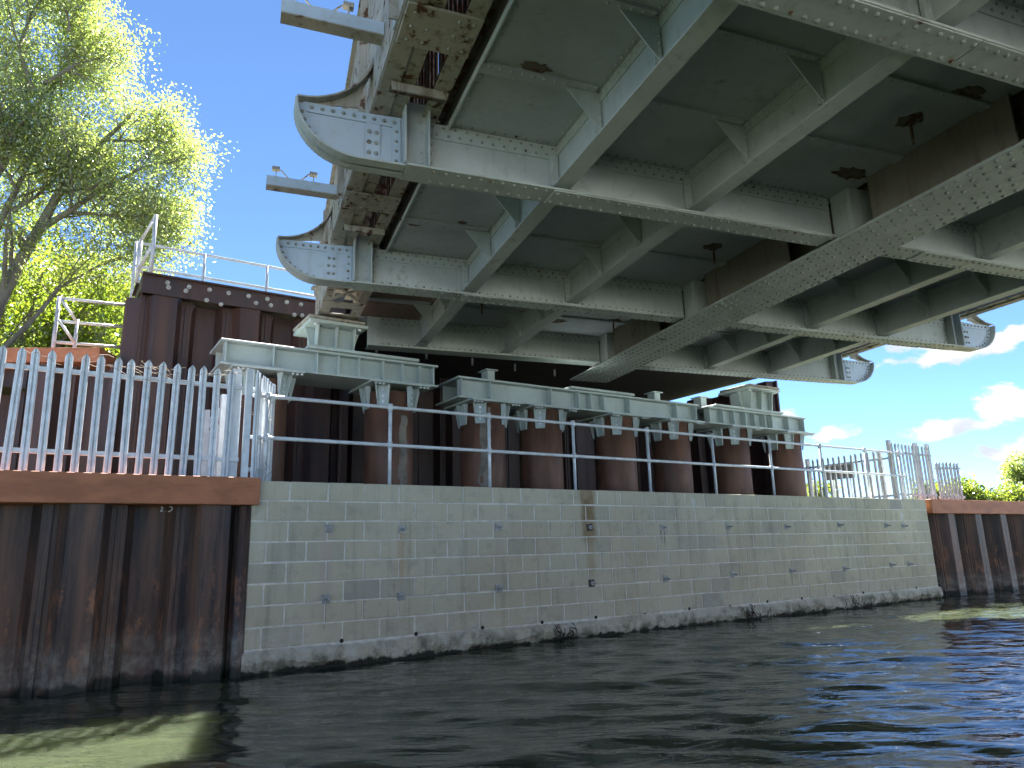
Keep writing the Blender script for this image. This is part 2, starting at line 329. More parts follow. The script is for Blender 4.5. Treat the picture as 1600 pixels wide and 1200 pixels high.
# water: rippled sheet near the quay, flat sheet beyond
def wave_height(x, y):
    z = np.zeros_like(x); r = np.random.default_rng(3)
    for k in range(70):
        lam = float(np.exp(r.uniform(np.log(.22), np.log(2.6)))); th = r.normal(1.05, .27); amp = 0.0040 * lam ** 0.8 * r.uniform(.4, 1.2) * (1.0 if lam < .8 else .45)
        kx, ky = np.cos(th) * 2 * np.pi / lam, np.sin(th) * 2 * np.pi / lam
        ph = kx * x + ky * y + r.uniform(0, 6.28) + .8 * np.sin(.23 * x + .31 * y + k)
        z += amp * np.sin(ph)
    return z
x0, x1, y0, y1, stp = -7.0, 33.0, -10.0, 0.9, 0.05
nx, ny = int((x1 - x0) / stp) + 1, int((y1 - y0) / stp) + 1
gx, gy = np.meshgrid(np.linspace(x0, x1, nx), np.linspace(y0, y1, ny))
edge = np.minimum.reduce([gx - x0, x1 - gx, gy - y0, np.full_like(gx, 9.0)]); fade = np.clip(edge / 1.5, 0, 1)
gz = wave_height(gx, gy) * fade
co = np.stack([gx, gy, gz], -1).reshape(-1, 3)
ii = (np.arange(ny - 1)[:, None] * nx + np.arange(nx - 1)[None, :]).reshape(-1)
fc = np.stack([ii, ii + 1, ii + nx + 1, ii + nx], 1)
B = [(-400, -60, 0), (400, -60, 0), (400, y1, 0), (-400, y1, 0)]
k = len(co); co = np.concatenate([co, np.array([(-400, -60, 0), (400, -60, 0), (400, y0, 0), (-400, y0, 0), (-400, y1, 0), (x0, y0, 0), (x0, y1, 0), (400, y1, 0), (x1, y0, 0), (x1, y1, 0)], float)])
faces = fc.tolist() + [[k, k + 1, k + 2, k + 3], [k + 3, k + 5, k + 6, k + 4], [k + 8, k + 2, k + 7, k + 9]]
me = bpy.data.meshes.new('water'); me.from_pydata(co.tolist(), [], faces); me.update(); me.materials.append(MAT['water']); me.shade_smooth()
o = bpy.data.objects.new('water', me); C.objects.link(o); tag(o, 'dark rippled river water in front of the quay', kind='structure')
tag(MB().box(-400, 400, -62, 2, -2.6, -2.5).build('river_bed', 'river_bed'), 'muddy river bed', kind='structure')

# near bank: platform behind the quay, raised approach behind the tall piling, flat land to the horizon
g = MB()
g.add([(-900, 3.4, 3.55), (-1.3, 3.4, 3.55), (-1.3, 900, 3.55), (-900, 900, 3.55)], [(0, 1, 2, 3)])
tag(g.build('bank_ground', 'grass_ground'), 'grassy bank behind the wing wall', kind='structure')
tag(MB().box(-60, 0, .46, 3.35, 1.2, 1.93).box(.0, WALL_L + .2, .235, 6.5, 1.2, 1.93).build('quay_platform', 'gravel_ground'), 'gravel platform behind the quay wall', kind='structure')
tag(MB().box(WALL_L + .2, 900, .45, 900, 1.2, 1.90).build('meadow_ground', 'grass_ground'), 'low grassy land beyond the fence', kind='structure')
tag(MB().box(-1.0, 1.9, 3.42, 60, 1.6, 5.2).box(1.9, 13.9, 6.75, 60, 1.6, 5.2).build('approach_embankment', 'soil'), 'earth fill of the bridge approach', kind='structure')
tag(MB().box(1.95, 13.2, 2.75, 60, 5.36, 5.72).build('approach_road', 'asphalt'), 'road slab leading onto the bridge', kind='structure')
tag(MB().box(-900, 900, -900, -45, -3, 2.0).build('far_bank', 'grass_ground'), 'opposite grassy river bank', kind='structure')
tag(MB().box(-90, 120, -45, -16.5, -3, 2.02).build('added_bounce_quay', 'pale_concrete'), 'unseen pale concrete quay added across the river to bounce sunlight', kind='structure')  # unseen sunlit apron, added to bounce light under the bridge

# ================================================================== CONCRETE BLOCK WALL
wall = tag(empty('concrete_block_wall', (0, 0, 0)), 'grey concrete block quay wall with pale mortar joints and anchor plates', 'wall')
MB().box(0.006, WALL_L - .006, .003, .225, .20, TOP - .006).build('mortar_core', 'mortar', wall)
full = []
for q in range(4):
    b_ = MB(); b_.bbox(0, .436, 0, .21, 0, .211, .006)
    b_.v = [(x + random.uniform(-.0015, .0015), y + random.uniform(-.001, .001), z + random.uniform(-.0015, .0015)) for x, y, z in b_.v]
    me = b_.mesh('concrete_block'); me.materials.append(MAT['block']); full.append(me)
for r in range(8):
    z0 = TOP - .225 * (r + 1) + .014; start = -.03 if r % 2 == 0 else -.265
    x = start
    while x < WALL_L - .02:
        a, e = max(x, 0.0), min(x + .436, WALL_L)
        if e - a > .03:
            loc = (a, random.uniform(-.006, .002), z0)
            if e - a > .431: o = inst('concrete_block', random.choice(full), wall, loc)
            else:
                b_ = MB().bbox(0, e - a, 0, .21, 0, .211, .006); me = b_.mesh('concrete_block'); me.materials.append(MAT['block']); o = inst('concrete_block', me, wall, loc)
        x += .45
# rough cast footing at the waterline
n = 280; prof = []
vs, fs = [], []
for i in range(n + 1):
    x = -.02 + (WALL_L + .04) * i / n; nz = lambda s_, a: a * math.sin(x * s_ + 1.3 * math.sin(x * s_ * .37)) 
    pr = .045 + nz(1.9, .018) + nz(7.3, .012) + random.uniform(-.008, .008); tz = .232 + nz(2.7, .012) + random.uniform(-.007, .007)
    mid = .10 + nz(3.9, .03) + random.uniform(-.012, .012); und = max(.0, .05 + nz(2.1, .05))
    for (yy, zz) in ((.12, tz), (-.004, tz), (-pr * .7, tz - .035), (-pr, mid), (-pr + und * .6, .02), (-pr + und, -.5)): vs.append((x, yy, zz))
for i in range(n):
    for k in range(5): fs.append((i * 6 + k, (i + 1) * 6 + k, (i + 1) * 6 + k + 1, i * 6 + k + 1))
MB().add(vs, fs).build('footing', 'footing', wall)
# anchor plates with bolts
def cyl(b_, p, ax, r, l, seg=8): b_.tube([p, tuple(p[i] + ax[i] * l for i in range(3))], r, seg); return b_
pl = MB().bbox(-.05, .05, -.014, .004, -.05, .05, .004); pme = pl.mesh('anchor_plate'); pme.materials.append(MAT['dull_plate'])
prust = pme.copy(); prust.materials.clear(); prust.materials.append(MAT['dark_rust'])
bl = MB(); cyl(bl, (0, -.013, 0), (0, -1, 0), .03, .022, 6); cyl(bl, (0, -.03, 0), (0, -1, 0), .013, .075, 8); bme = bl.mesh('bolt'); bme.materials.append(MAT['dull_plate'])
for i, x in enumerate((.87, 1.79, 3.18, 4.72, 6.16, 7.66, 9.18, 10.75, 12.31, 12.94)):
    for z in (1.50, .72):
        p = inst('anchor_plate', prust if i == 3 else pme, wall, (x + random.uniform(-.01, .01), -.004, z + random.uniform(-.01, .02)))
        p.rotation_euler = (0, random.uniform(-.12, .12), 0)
        inst('bolt', bme, p)
wh = MB(); cyl(wh, (0, -.012, 0), (0, 1, 0), .024, .1, 10); wme = wh.mesh('weep_hole'); wme.materials.append(MAT['black_void'])
for k in range(15):
    inst('weep_hole', wme, wall, (1.07 + .925 * k, -.0035 + .011, .262))
# dead roots caught along the footing
def roots(x, wdt, n, label):
    b_ = MB((x, -.08, 0))
    for k in range(n):
        xx = x + random.uniform(-wdt, wdt); pts = [(xx, -.075, random.uniform(.08, .26))]
        for q in range(5):
            p = pts[-1]; pts.append((p[0] + random.uniform(-.05, .05), -.075 - random.uniform(0, .05), p[2] - random.uniform(.0, .07)))
        b_.tube(pts, [.007, .006, .006, .005, .004, .003], 5)
    o = b_.build('dead_roots', 'root', None, True); o.location = (x, -.08, 0); tag(o, label, 'roots')
roots(4.15, .16, 16, 'tangle of dead roots at the wall foot below the big rust stain')
roots(8.0, .25, 16, 'dark root tangle at the wall foot under the eighth anchor plate pair')
roots(11.0, .5, 12, 'straggly dead roots along the wall foot near the far end of the block wall')

# ================================================================== SHEET PILING
def sheet_profile(first_out, wd=.6, dep=.36, th=.012):
    # one U shaped pile, local x 0..wd; out pile bulges to -y
    s = 1 if first_out else -1; half = dep / 2
    pts = [(0, 0), (.07, 0), (.155, -half * s), (wd - .155, -half * s), (wd - .07, 0), (wd, 0)]
    return pts
def make_pile_mesh(out, h, wd=.6, dep=.36, mat='sheet_pile'):
    p = sheet_profile(out, wd, dep); b_ = MB(); th = .014
    poly = p + [(x, y + th) for x, y in p[::-1]]
    b_.prism(poly, 'z', 0, h)
    if out:
        for xx in (.0, wd): b_.prism([(xx - .022, -.02), (xx + .022, -.02), (xx + .03, .028), (xx - .03, .028)], 'z', 0, h)
        b_.prism([(.166, -dep / 2 - .003), (.178, -dep / 2 - .003), (.178, -dep / 2 + .004), (.166, -dep / 2 + .004)], 'z', 0, h)
    me = b_.mesh('sheet_pile'); me.materials.append(MAT[mat]); return me
def sheet_wall(name, origin, rz, n, first_out, z0, z1, label, cat='retaining wall', x_off=0.0, jit=.0, mat='sheet_pile'):
    root = tag(empty(name, origin, rz), label, cat)
    mo, mi = make_pile_mesh(True, z1 - z0, mat=mat), make_pile_mesh(False, z1 - z0, mat=mat)
    for k in range(n):
        out = (k % 2 == 0) == first_out
        inst('sheet_pile', mo if out else mi, root, (x_off + k * .6, random.uniform(-jit, jit), z0 - origin[2]))
    return root
# quay piling on the near side, its front pans facing the water
lw = sheet_wall('sheet_pile_wall', (-9.66, .18, 0), 0, 16, False, -1.5, 1.80, 'dark rusty sheet piling rising from the water under the brown capping beam and palisade fence', jit=.004)
cb = MB(); cb.bbox(-9.66, .065, -.085, .40, 1.768, 2.066, .006); ob = cb.build('capping_beam', 'capping_rust', None); ob.location = (9.66, -.18, 0); ob.parent = lw; ob['label'] = 'orange brown steel capping beam'
tb = MB(); tb.tube([(-.062, .02, -1.5), (-.062, .02, 1.76)], .062, 14); ob = tb.build('corner_tube', 'sheet_pile', lw, True); ob.location = (9.66, -.18, 0)
def stroke(pts, z0, x0, sc, y):
    b_ = MB((x0, y, z0))
    b_.tube([(x0 + a * sc, y, z0 + c * sc) for a, c in pts], .0045, 4); return b_
for pts, xo in (([(0, .8), (.25, 1), (.4, .8), (.1, .35), (-.05, .1), (.45, .2)], 0), ([(.9, 0.05), (1.0, 0.1)], 0), ([(1.45, 1.05), (1.9, .85), (2.05, .55), (1.75, .25), (1.3, .05)], 0)):
    s_ = stroke(pts, 1.69, -.905, .055, -.004); o = s_.build('chalk_mark', 'chalk', lw); o.location = (-.905 + 9.66, -.186, 1.69)
rw = sheet_wall('sheet_pile_wall', (14.02, .18, 0), 0, 40, False, -1.5, 1.80, 'brown ribbed sheet piling beyond the end of the block wall with a rusty capping', jit=.004)
cb = MB((14.02, .18, 0)); cb.bbox(14.03, 38.0, -.085, .42, 1.75, 2.05, .006); o = cb.build('capping_beam', 'capping_rust', rw)
# tall abutment behind the piles
aw = sheet_wall('sheet_pile_abutment', (-1.0, 3.18, 1.5), 0, 5, True, 1.5, 5.06, 'tall dark brown sheet pile abutment behind the piles with bolted capping and handrail on top', jit=.004, mat='abutment_steel')
cb = MB((-1.0, 3.18, 1.5)); cb.box(-1.06, 2.05, 2.965, 2.985, 5.04, 5.315); cb.box(-1.06, 2.05, 2.90, 3.44, 5.315, 5.34); cb.box(-1.06, -1.035, 2.985, 4.05, 5.10, 5.315)
cb.box(-1.10, -.85, 3.44, 4.05, 5.315, 5.34); cb.build('capping_beam', 'dark_rust', aw)
ms = make_pile_mesh(True, 3.56, mat='abutment_steel'); mi_ = make_pile_mesh(False, 3.56, mat='abutment_steel')
for k in range(2):
    o = inst('sheet_pile', (ms, mi_)[k], aw, (-.02, .02 + .6 * (2 - k) - .6 + .6 * 0, 0)); o.rotation_euler = (0, 0, -math.pi / 2); o.location = (-.03, .05 + .6 * (k + 1), 0)
rw2, ri2 = make_pile_mesh(True, 3.7, mat='abutment_steel'), make_pile_mesh(False, 3.7, mat='abutment_steel')
for k in range(19): inst('sheet_pile', (rw2, ri2)[k % 2], aw, (3.05 + .6 * k, 3.2, 0))
for k in range(6):
    o = inst('sheet_pile', (rw2, ri2)[k % 2], aw, (3.02, -.2 + .6 * k, 0)); o.rotation_euler = (0, 0, math.pi / 2)
    o = inst('sheet_pile', (rw2, ri2)[k % 2], aw, (14.25, .3 + .6 * k, 0)); o.rotation_euler = (0, 0, -math.pi / 2)
sb = MB(); cyl(sb, (0, 0, 0), (0, -1, 0), .034, .02, 10); cyl(sb, (0, -.02, 0), (0, -1, 0), .022, .03, 6); bolt_me = sb.mesh('bolt'); bolt_me.materials.append(MAT['dull_plate'])
for bx, bz in [(-.72, 5.24), (-.70, 5.17), (-.42, 5.23), (-.46, 5.16), (-.13, 5.235), (.15, 5.235), (.45, 5.235), (.57, 5.14), (.74, 5.235), (.80, 5.14), (1.05, 5.235), (1.28, 5.235), (-.16, 5.06), (.05, 5.03), (1.18, 5.04), (1.31, 5.05)]:
    inst('bolt', bolt_me, aw, (bx + 1.0, 2.965 - 3.18, bz - 1.5))
# low wing wall running back from the abutment
wang = R_(180 - 29)
ww = sheet_wall('wing_wall', (-1.28, 3.05, 1.5), wang - math.pi, 0, True, 1.5, 3.95, 'low brown sheet pile wing wall behind the palisade fence with a thick capping')
L_ = 11
ww.location = (-1.28 - .6 * L_ * math.cos(R_(29)), 3.05 + .6 * L_ * math.sin(R_(29)), 1.5); ww.rotation_euler = (0, 0, -R_(29))
mo, mi = make_pile_mesh(True, 2.45, mat='abutment_steel'), make_pile_mesh(False, 2.45, mat='abutment_steel')
for k in range(L_): inst('sheet_pile', mo if k % 2 else mi, ww, (k * .6, 0, 0))
cb = MB(); cb.bbox(-.1, L_ * .6 - .12, -.24, .25, 2.41, 2.62, .006); cb.build('capping_beam', 'capping_rust', ww)

# ================================================================== PILES, CAP BEAMS, BEARINGS
pm = MB(); seg = 40
pm.tube([(0, 0, 1.4), (0, 0, 3.56)], .365, seg); pile_me = pm.mesh('steel_pile'); pile_me.materials.append(MAT['pile_steel']); pile_me.shade_smooth()
pile_x = [.42, 2.33, 3.98, 5.14, 6.82, 8.24, 9.96, 11.70]
desc = ['round brown steel pile behind the splayed palisade corner', 'round steel pile with peeling paint streak, first one clear of the fence', 'round steel pile under the near end of the middle cap beam, pale stain running down',
        'round steel pile with a small white scuff, second under the middle cap beam', 'round brown steel pile, third under the middle cap beam', 'round brown steel pile under the far end of the middle cap beam',
        'reddish round steel pile under the near end of the far cap beam', 'sunlit reddish steel pile, last before the open sky']
for x, dsc in zip(pile_x, desc):
    o = inst('steel_pile', pile_me, None, (x, 1.72, 0)); tag(o, dsc, 'pile', 'row of steel piles under the cap beams')
# flaked patch plates on two piles (old coating)
def patch(px, z0, z1, wd, ang0, seed):
    r = random.Random(seed); b_ = MB(); n = 14; vs = []; fs = []
    for i in range(n + 1):
        z = z0 + (z1 - z0) * i / n; wl, wr = wd * r.uniform(.5, 1.1), wd * r.uniform(.5, 1.1)
        for a in (-wl, 0, wr): vs.append((.368 * math.sin(ang0 + a), -.368 * math.cos(ang0 + a), z))
    for i in range(n):
        for k in range(2): fs.append((3 * i + k, 3 * i + k + 1, 3 * i + k + 4, 3 * i + k + 3))
    return b_.add(vs, fs)
simple('old_coating', (0.24, 0.21, 0.17), .8, 0, .5, 5., .4)
piles = [o for o in C.objects if o.name.startswith('steel_pile') and o.type == 'MESH' and o.parent is None]
patch(0, 1.95, 3.2, .24, .25, 5).build('old_coating', 'old_coating', piles[1], True)
patch(0, 1.95, 3.45, .30, -.45, 8).build('old_coating', 'old_coating', piles[2], True)

def cap_beam(xa, xb, ztop, stx, px_list, label, raised=()):
    zb = ztop - .345; root = tag(empty('pile_cap_beam', ((xa + xb) / 2, 1.72, zb)), label, 'beam', 'cap beams on the steel piles'); O = tuple(root.location)
    MB(O).bbox(xa, xb, 1.32, 2.12, ztop - .032, ztop, .004).build('top_flange', 'fresh_paint', root)
    MB(O).bbox(xa, xb, 1.32, 2.12, zb, zb + .03, .004).build('bottom_flange', 'fresh_paint', root)
    for y in (1.46, 1.96): MB(O).box(xa + .06, xb - .06, y, y + .02, zb + .03, ztop - .032).build('web', 'fresh_paint', root)
    for x in [xa + .07] + list(stx) + [xb - .07]:
        MB(O).box(x - .009, x + .009, 1.335, 1.458, zb + .032, ztop - .034).build('stiffener', 'fresh_paint', root)
    for a, e in raised: MB(O).bbox(a, e, 1.26, 2.16, ztop + .002, ztop + .045, .004).build('raised_plate', 'fresh_paint', root)
    for px in px_list:
        MB(O).bbox(px - .47, px + .47, 1.22, 2.2, zb - .037, zb - .003, .004).build('cover_plate', 'fresh_paint', root)
        zc = zb - .038
        for a in (-.62, .62, -1.45, 1.45, 2.5, -2.5):   # tapered saddle brackets bolted round the pile head
            sx, sy = math.sin(a), -math.cos(a); rx, ry = math.cos(a), math.sin(a); b_ = MB(O)
            def P_(r_, t_, z): return (px + sx * r_ + rx * t_, 1.72 + sy * r_ + ry * t_, z)
            h = .33
            for sgn in (-1, 1):
                v8 = [P_(.372, sgn * .105, zc), P_(.46, sgn * .105, zc), P_(.40, sgn * .078, zc - h), P_(.372, sgn * .078, zc - h)]
                v8 += [P_(.372, sgn * .092, zc), P_(.46, sgn * .092, zc), P_(.40, sgn * .066, zc - h), P_(.372, sgn * .066, zc - h)]
                b_.add(v8, [(0, 1, 2, 3), (7, 6, 5, 4), (0, 4, 5, 1), (1, 5, 6, 2), (2, 6, 7, 3), (3, 7, 4, 0)])
            v8 = [P_(.372, -.1, zc), P_(.372, .1, zc), P_(.372, .074, zc - h), P_(.372, -.074, zc - h), P_(.384, -.1, zc), P_(.384, .1, zc), P_(.384, .074, zc - h), P_(.384, -.074, zc - h)]
            b_.add(v8, [(3, 2, 1, 0), (4, 5, 6, 7), (0, 1, 5, 4), (1, 2, 6, 5), (2, 3, 7, 6), (3, 0, 4, 7)])
            br = b_.build('saddle_bracket', 'fresh_paint', root)
            if abs(a) < 1:
                for q in range(3):
                    bb = MB(O); cyl(bb, P_(.384, 0, zc - .07 - .09 * q), (sx, sy, 0), .021, .018, 6); bb.build('bolt', 'galvanised', br)
        for q in range(3):
            for s_ in (-1, 1):
                bb = MB(O); cyl(bb, (px + s_ * (.27 + .06 * q) + (.05 if s_ > 0 else -.0), 1.28, zb - .038), (0, 0, -1), .019, .02, 6); bb.build('bolt', 'galvanised', root)
    return root
cap_beam(-.20, 2.97, 4.02, (.49, 1.09, 1.40, 1.71, 2.08, 2.39, 2.68), pile_x[0:2], 'pale grey green steel cap beam at the palisade end, above the first two piles', [(.93, 2.62)])
cap_beam(3.32, 8.68, 3.90, (3.92, 5.12, 5.71, 5.99, 6.28, 6.89, 8.08), pile_x[2:6], 'long green grey steel cap beam carried by four piles under the centre girder', [(5.5, 6.95)])
cap_beam(8.92, 12.05, 3.90, (9.38, 9.71, 10.06, 10.35, 10.66, 10.9, 11.45), pile_x[6:8], 'short steel cap beam at the open sky end, on the last two piles', [(9.1, 11.2)])
def pedestal(xa, xb, z0, z1, label):
    root = tag(empty('bearing_pedestal', ((xa + xb) / 2, 1.72, z0)), label, 'bearing', 'bearing pedestals under the side girders'); O = tuple(root.location)
    b_ = MB(O); b_.box(xa + .16, xb - .16, 1.5, 1.94, z0, z1 - .04); b_.build('body', 'fresh_paint', root)
    MB(O).bbox(xa, xb, 1.28, 2.12, z1 - .038, z1 + .01, .004).build('top_plate', 'fresh_paint', root)
    MB(O).bbox(xa - .03, xb - .06, 1.25, 2.05, z1 + .012, z1 + .05, .004).build('sole_plate', 'worn_paint', root)
    for x in (xa + .15, (xa + xb) / 2, xb - .16): MB(O).prism([(1.36, z1 - .04), (1.498, z1 - .04), (1.498, z0), (1.42, z0)], 'x', x - .009, x + .009).build('gusset', 'fresh_paint', root)
    for s_, x in ((-1, xa + .158), (1, xb - .158)): MB(O).prism([(x, z0), (x, z1 - .04), (x + s_ * .14, z1 - .04), (x + s_ * .03, z0)], 'y', 1.60, 1.62).build('gusset', 'fresh_paint', root)
    for q in range(2):
        bb = MB(O); cyl(bb, (xa + .1 + q * (xb - xa - .2), 1.36, z1 - .038), (0, 0, -1), .025, .03, 6); bb.build('bolt', 'galvanised', root)
pedestal(.95, 1.80, 4.067, 4.46, 'flared steel bearing pedestal on the cap beam nearest the palisade')
pedestal(10.2, 11.2, 3.947, 4.42, 'steel bearing pedestal on the far cap beam against the open sky')
for x, y, z0, h, wd, label in [(4.0, 1.55, 3.902, .20, .11, 'small steel packer post on the near end of the middle cap beam'), (7.95, 1.8, 3.902, .26, .12, 'small steel packer post on the far half of the middle cap beam'), (9.25, 1.8, 3.947, .24, .13, 'small steel packer on the near end of the far cap beam')]:
    root = tag(empty('packer_block', (x, y, z0)), label, 'bearing', 'packer blocks on the cap beams'); O = (x, y, z0)
    MB(O).box(x - wd * .6, x + wd * .6, y - .1, y + .1, z0, z0 + h - .02).build('post', 'fresh_paint', root)
    MB(O).bbox(x - wd, x + wd, y - .14, y + .14, z0 + h - .019, z0 + h, .003).build('top_plate', 'fresh_paint', root)

# ================================================================== STEEL BRIDGE (local u across, v along, z up)
BA = R_(11.87); ub = Vector((math.cos(BA), -math.sin(BA), 0)); vb = Vector((math.sin(BA), math.cos(BA), 0))
O3 = (6.45, 8.33, 4.43)
bp = Vector((CAM.x, CAM.y, 0)) + ub * O3[0] + vb * O3[1]
bridge = tag(empty('steel_bridge', (bp.x, bp.y, O3[2]), -BA), 'old grey green riveted steel bridge seen from below, crossing over the water onto the piles', 'bridge')
ZF, ZD, ZM, UC = 4.475, 5.0, 4.43, 6.45
def P3(): return MB(O3)
cross_v = [-5.5, -2.75, 0.04, 2.86, 5.63, 8.53, 11.22]
VMIN = -9.0
# centre girder
gm = P3(); gm.box(6.40, 6.42, VMIN, 12.3, ZM + .05, 5.6); main = gm.build('centre_girder', 'stained_paint', bridge)
P3().box(6.68, 6.70, VMIN, 12.3, ZM + .05, 5.6).build('web_plate', 'bridge_paint', main)
P3().bbox(5.98, 6.80, VMIN, 12.35, ZM, ZM + .025, .004).build('bottom_flange', 'bridge_paint', main)
P3().box(6.01, 6.78, VMIN, 12.3, ZM + .0255, ZM + .048).build('flange_plate', 'worn_paint', main)
rv = P3()
for i, u in enumerate((6.035, 6.15, 6.28, 6.50, 6.62, 6.745)):
    v = -1.0 + (.065 if i % 2 else 0)
    while v < 12.3: rv.rivet((u + random.uniform(-.004, .004), v, ZM), (0, 0, -1), .022 * random.uniform(.9, 1.1), .018); v += .125
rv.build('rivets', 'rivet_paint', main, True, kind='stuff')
for k_, v in enumerate(cross_v):
    P3().box(6.06, 6.39, v - .30, v - .03, ZM + .05, ZD - .003).build('joint_post', 'bridge_paint', main)
    P3().box(6.05, 6.0595, v - .24, v - .16, ZM + .055, ZD - .01).build('joint_angle', 'bridge_paint', main)
    if k_ + 1 < len(cross_v): P3().box(6.09, 6.115, v + .72, cross_v[k_ + 1] - .52, ZM + .049, ZD - .003).build('web_panel', 'stained_paint', main)

STR_U = [2.70, 4.20, 8.42, 9.93]
ell = [(.80 - .54 * math.cos(k * math.pi / 24), 4.95 - .475 * math.sin(k * math.pi / 24)) for k in range(13)]
def mir(u, right): return 2 * UC - u if right else u
def bracket(cg, vc, right):
    M_ = lambda pts: [(mir(a, right), z) for a, z in pts]
    root = P3(); pl = M_(ell + [(1.22, ZF), (1.22, 5.0)]); root.prism(pl, 'y', vc - .008, vc + .008); root = root.build('end_bracket', 'sky_tinted_paint', cg)
    return root
for ci, vc in enumerate(cross_v):
    near = vc > 1; gmat = 'fresh_paint' if vc > 11 else 'bridge_paint'
    uL, uR = (1.82 if vc > 11 else 1.2), 11.7
    cg = P3(); cg.box(uL, 6.049, vc - .007, vc + .007, ZF + .022, ZD); cg = cg.build('cross_girder', gmat, bridge)
    P3().box(6.71, uR, vc - .007, vc + .007, ZF + .022, ZD).build('web_plate', 'bridge_paint', cg)
    for a, e in ((uL - .0, 5.975), (6.805, uR)):
        P3().bbox(a, e, vc - .14, vc + .14, ZF, ZF + .02, .003).build('bottom_flange', gmat if e < 6 else 'bridge_paint', cg)
    # cover plates on the flange, lapped
    for a, e in ((2.6, 4.5), (4.51, 5.95), (7.3, 8.1), (8.11, 10.9)) if vc < 11 else ():
        P3().bbox(a, e, vc - .13, vc + .13, ZF - .012, ZF - .0005, .002).build('cover_plate', 'bridge_paint', cg)
    for a, e in ((uL + .2, 6.04), (6.75, uR - .2)):
        P3().box(a, e, vc - .020, vc - .0075, ZF + .021, ZF + .115).build('flange_angle', 'bridge_paint', cg)
        P3().box(a, e, vc - .020, vc - .0075, ZD - .15, ZD - .002).build('top_angle', 'bridge_paint', cg)
    if not near: continue
    rv = P3()
    u = uL + .25
    while u < uR - .15:
        if not 5.9 < u < 6.86:
            zf = ZF - .012 if (2.6 < u < 5.95 or 7.3 < u < 10.9) and vc < 11 else ZF
            if not (vc > 11 and u < 6):
                for dv in (-.085, .085): rv.rivet((u + random.uniform(-.006, .006), vc + dv, zf), (0, 0, -1), .02, .016)
            rv.rivet((u, vc - .02, ZF + .075), (0, -1, 0), .016)
            for j, z in enumerate((ZD - .035, ZD - .105)): rv.rivet((u + (.045 if j else 0), vc - .02, z), (0, -1, 0), .016)
            rv.rivet((u + .045, vc - .06, ZD), (0, 0, -1), .016)
        u += .108
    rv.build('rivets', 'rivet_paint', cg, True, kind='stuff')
    # end brackets, columns and knee braces
    for right in (False, True):
        if vc > 11 and not right: continue
        mu = lambda a, e: (min(mir(a, right), mir(e, right)), max(mir(a, right), mir(e, right)))
        eb = bracket(cg, vc, right)
        path = [(mir(a, right), z) for a, z in ell + [(1.193, ZF)]]
        P3().strip(path, vc - .115, vc + .115, .018, -1 if right else 1).build('curved_flange', 'bridge_paint', eb)
        inner = [(mir(.80 - .53 * math.cos(k * math.pi / 24), right), 4.95 - .465 * math.sin(k * math.pi / 24)) for k in range(13)] + [(mir(1.2, right), ZF + .01)]
        P3().strip(inner, vc - .022, vc - .0085, .075, -1 if right else 1).build('edge_angle', 'sky_tinted_paint', eb)
        a, e = mu(.33, 1.16); P3().box(a, e, vc - .0215, vc - .009, 4.885, 4.975).build('top_angle', 'sky_tinted_paint', eb)
        a, e = mu(.86, .985); P3().box(a, e, vc - .0205, vc - .0095, ZF + .085, 4.884).build('splice_plate', 'sky_tinted_paint', eb)
        a, e = mu(1.09, 1.165); P3().box(a, e, vc - .0225, vc - .0095, ZF + .03, 4.884).build('end_angle', 'sky_tinted_paint', eb)
        rb = P3()
        for k in range(9): rb.rivet((mir(.40 + .088 * k, right), vc - .0215, 4.93 ), (0, -1, 0), .020, .017)
        for k in range(1, 9):
            th = k * math.pi / 18 ; rb.rivet((mir(.80 - .485 * math.cos(th), right), vc - .022, 4.95 - .42 * math.sin(th)), (0, -1, 0), .020, .017)
        for k in range(4): rb.rivet((mir(.84 + .08 * k, right), vc - .022, ZF + .045), (0, -1, 0), .0165)
        for k in range(3):
            for q in range(2): rb.rivet((mir(.89 + .062 * q, right), vc - .0205, 4.60 + .1 * k), (0, -1, 0), .022, .018)
        for k in range(4): rb.rivet((mir(1.128, right), vc - .0225, 4.56 + .095 * k), (0, -1, 0), .017)
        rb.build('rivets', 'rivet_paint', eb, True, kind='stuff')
        # column between bracket and web
        a, e = mu(1.19, 1.40); col_ = P3().box(a, e, vc - .03, vc - .009, ZF + .022, 5.16).build('column', 'bridge_paint', cg)
        for uu in (1.185, 1.395): a, e = mu(uu - .007, uu + .007); P3().box(a, e, vc - .15, vc - .031, ZF + .022, 5.16).build('column_fin', 'bridge_paint', col_) if False else P3().box(a, e, vc - .15, vc - .031, ZF + .022, 5.16).build('column_fin', 'bridge_paint', cg)
        rb = P3()
        for k in range(5):
            rb.rivet((mir(1.35, right), vc - .03, 4.58 + .1 * k), (0, -1, 0), .017); rb.rivet((mir(1.45, right), vc - .02, 4.60 + .09 * k), (0, -1, 0), .016)
        rb.build('column_rivets', 'bridge_paint', cg, True, kind='stuff')
        # knee brace: curved plate sweeping up to the side girder
        kp = [(mir(.275 + .66 * math.sin(k * math.pi / 24), right), 5.63 - .66 * math.cos(k * math.pi / 24)) for k in range(13)]
        kb = P3().strip(kp, vc - .09, vc + .09, .015, -1 if right else 1).build('knee_brace', 'worn_paint', cg)
        kw = kp[:9]; P3().prism(kw + [(mir(.80, right), 5.02), (mir(.275, right), 4.955)], 'y', vc - .006, vc + .006).build('knee_plate', 'worn_paint', cg)
        rb = P3()
        for k in range(2, 12):
            for dv in (-.055, .055): rb.rivet((kp[k][0], vc + dv, kp[k][1] + .013), (0, 0, 1), .014)
        rb.build('knee_rivets', 'worn_paint', cg, True, kind='stuff')
        a, e = mu(.27, 1.18); P3().box(a, e, vc - .1, vc + .1, 5.002, 5.018).build('bracket_cap', 'worn_paint', cg) if False else None
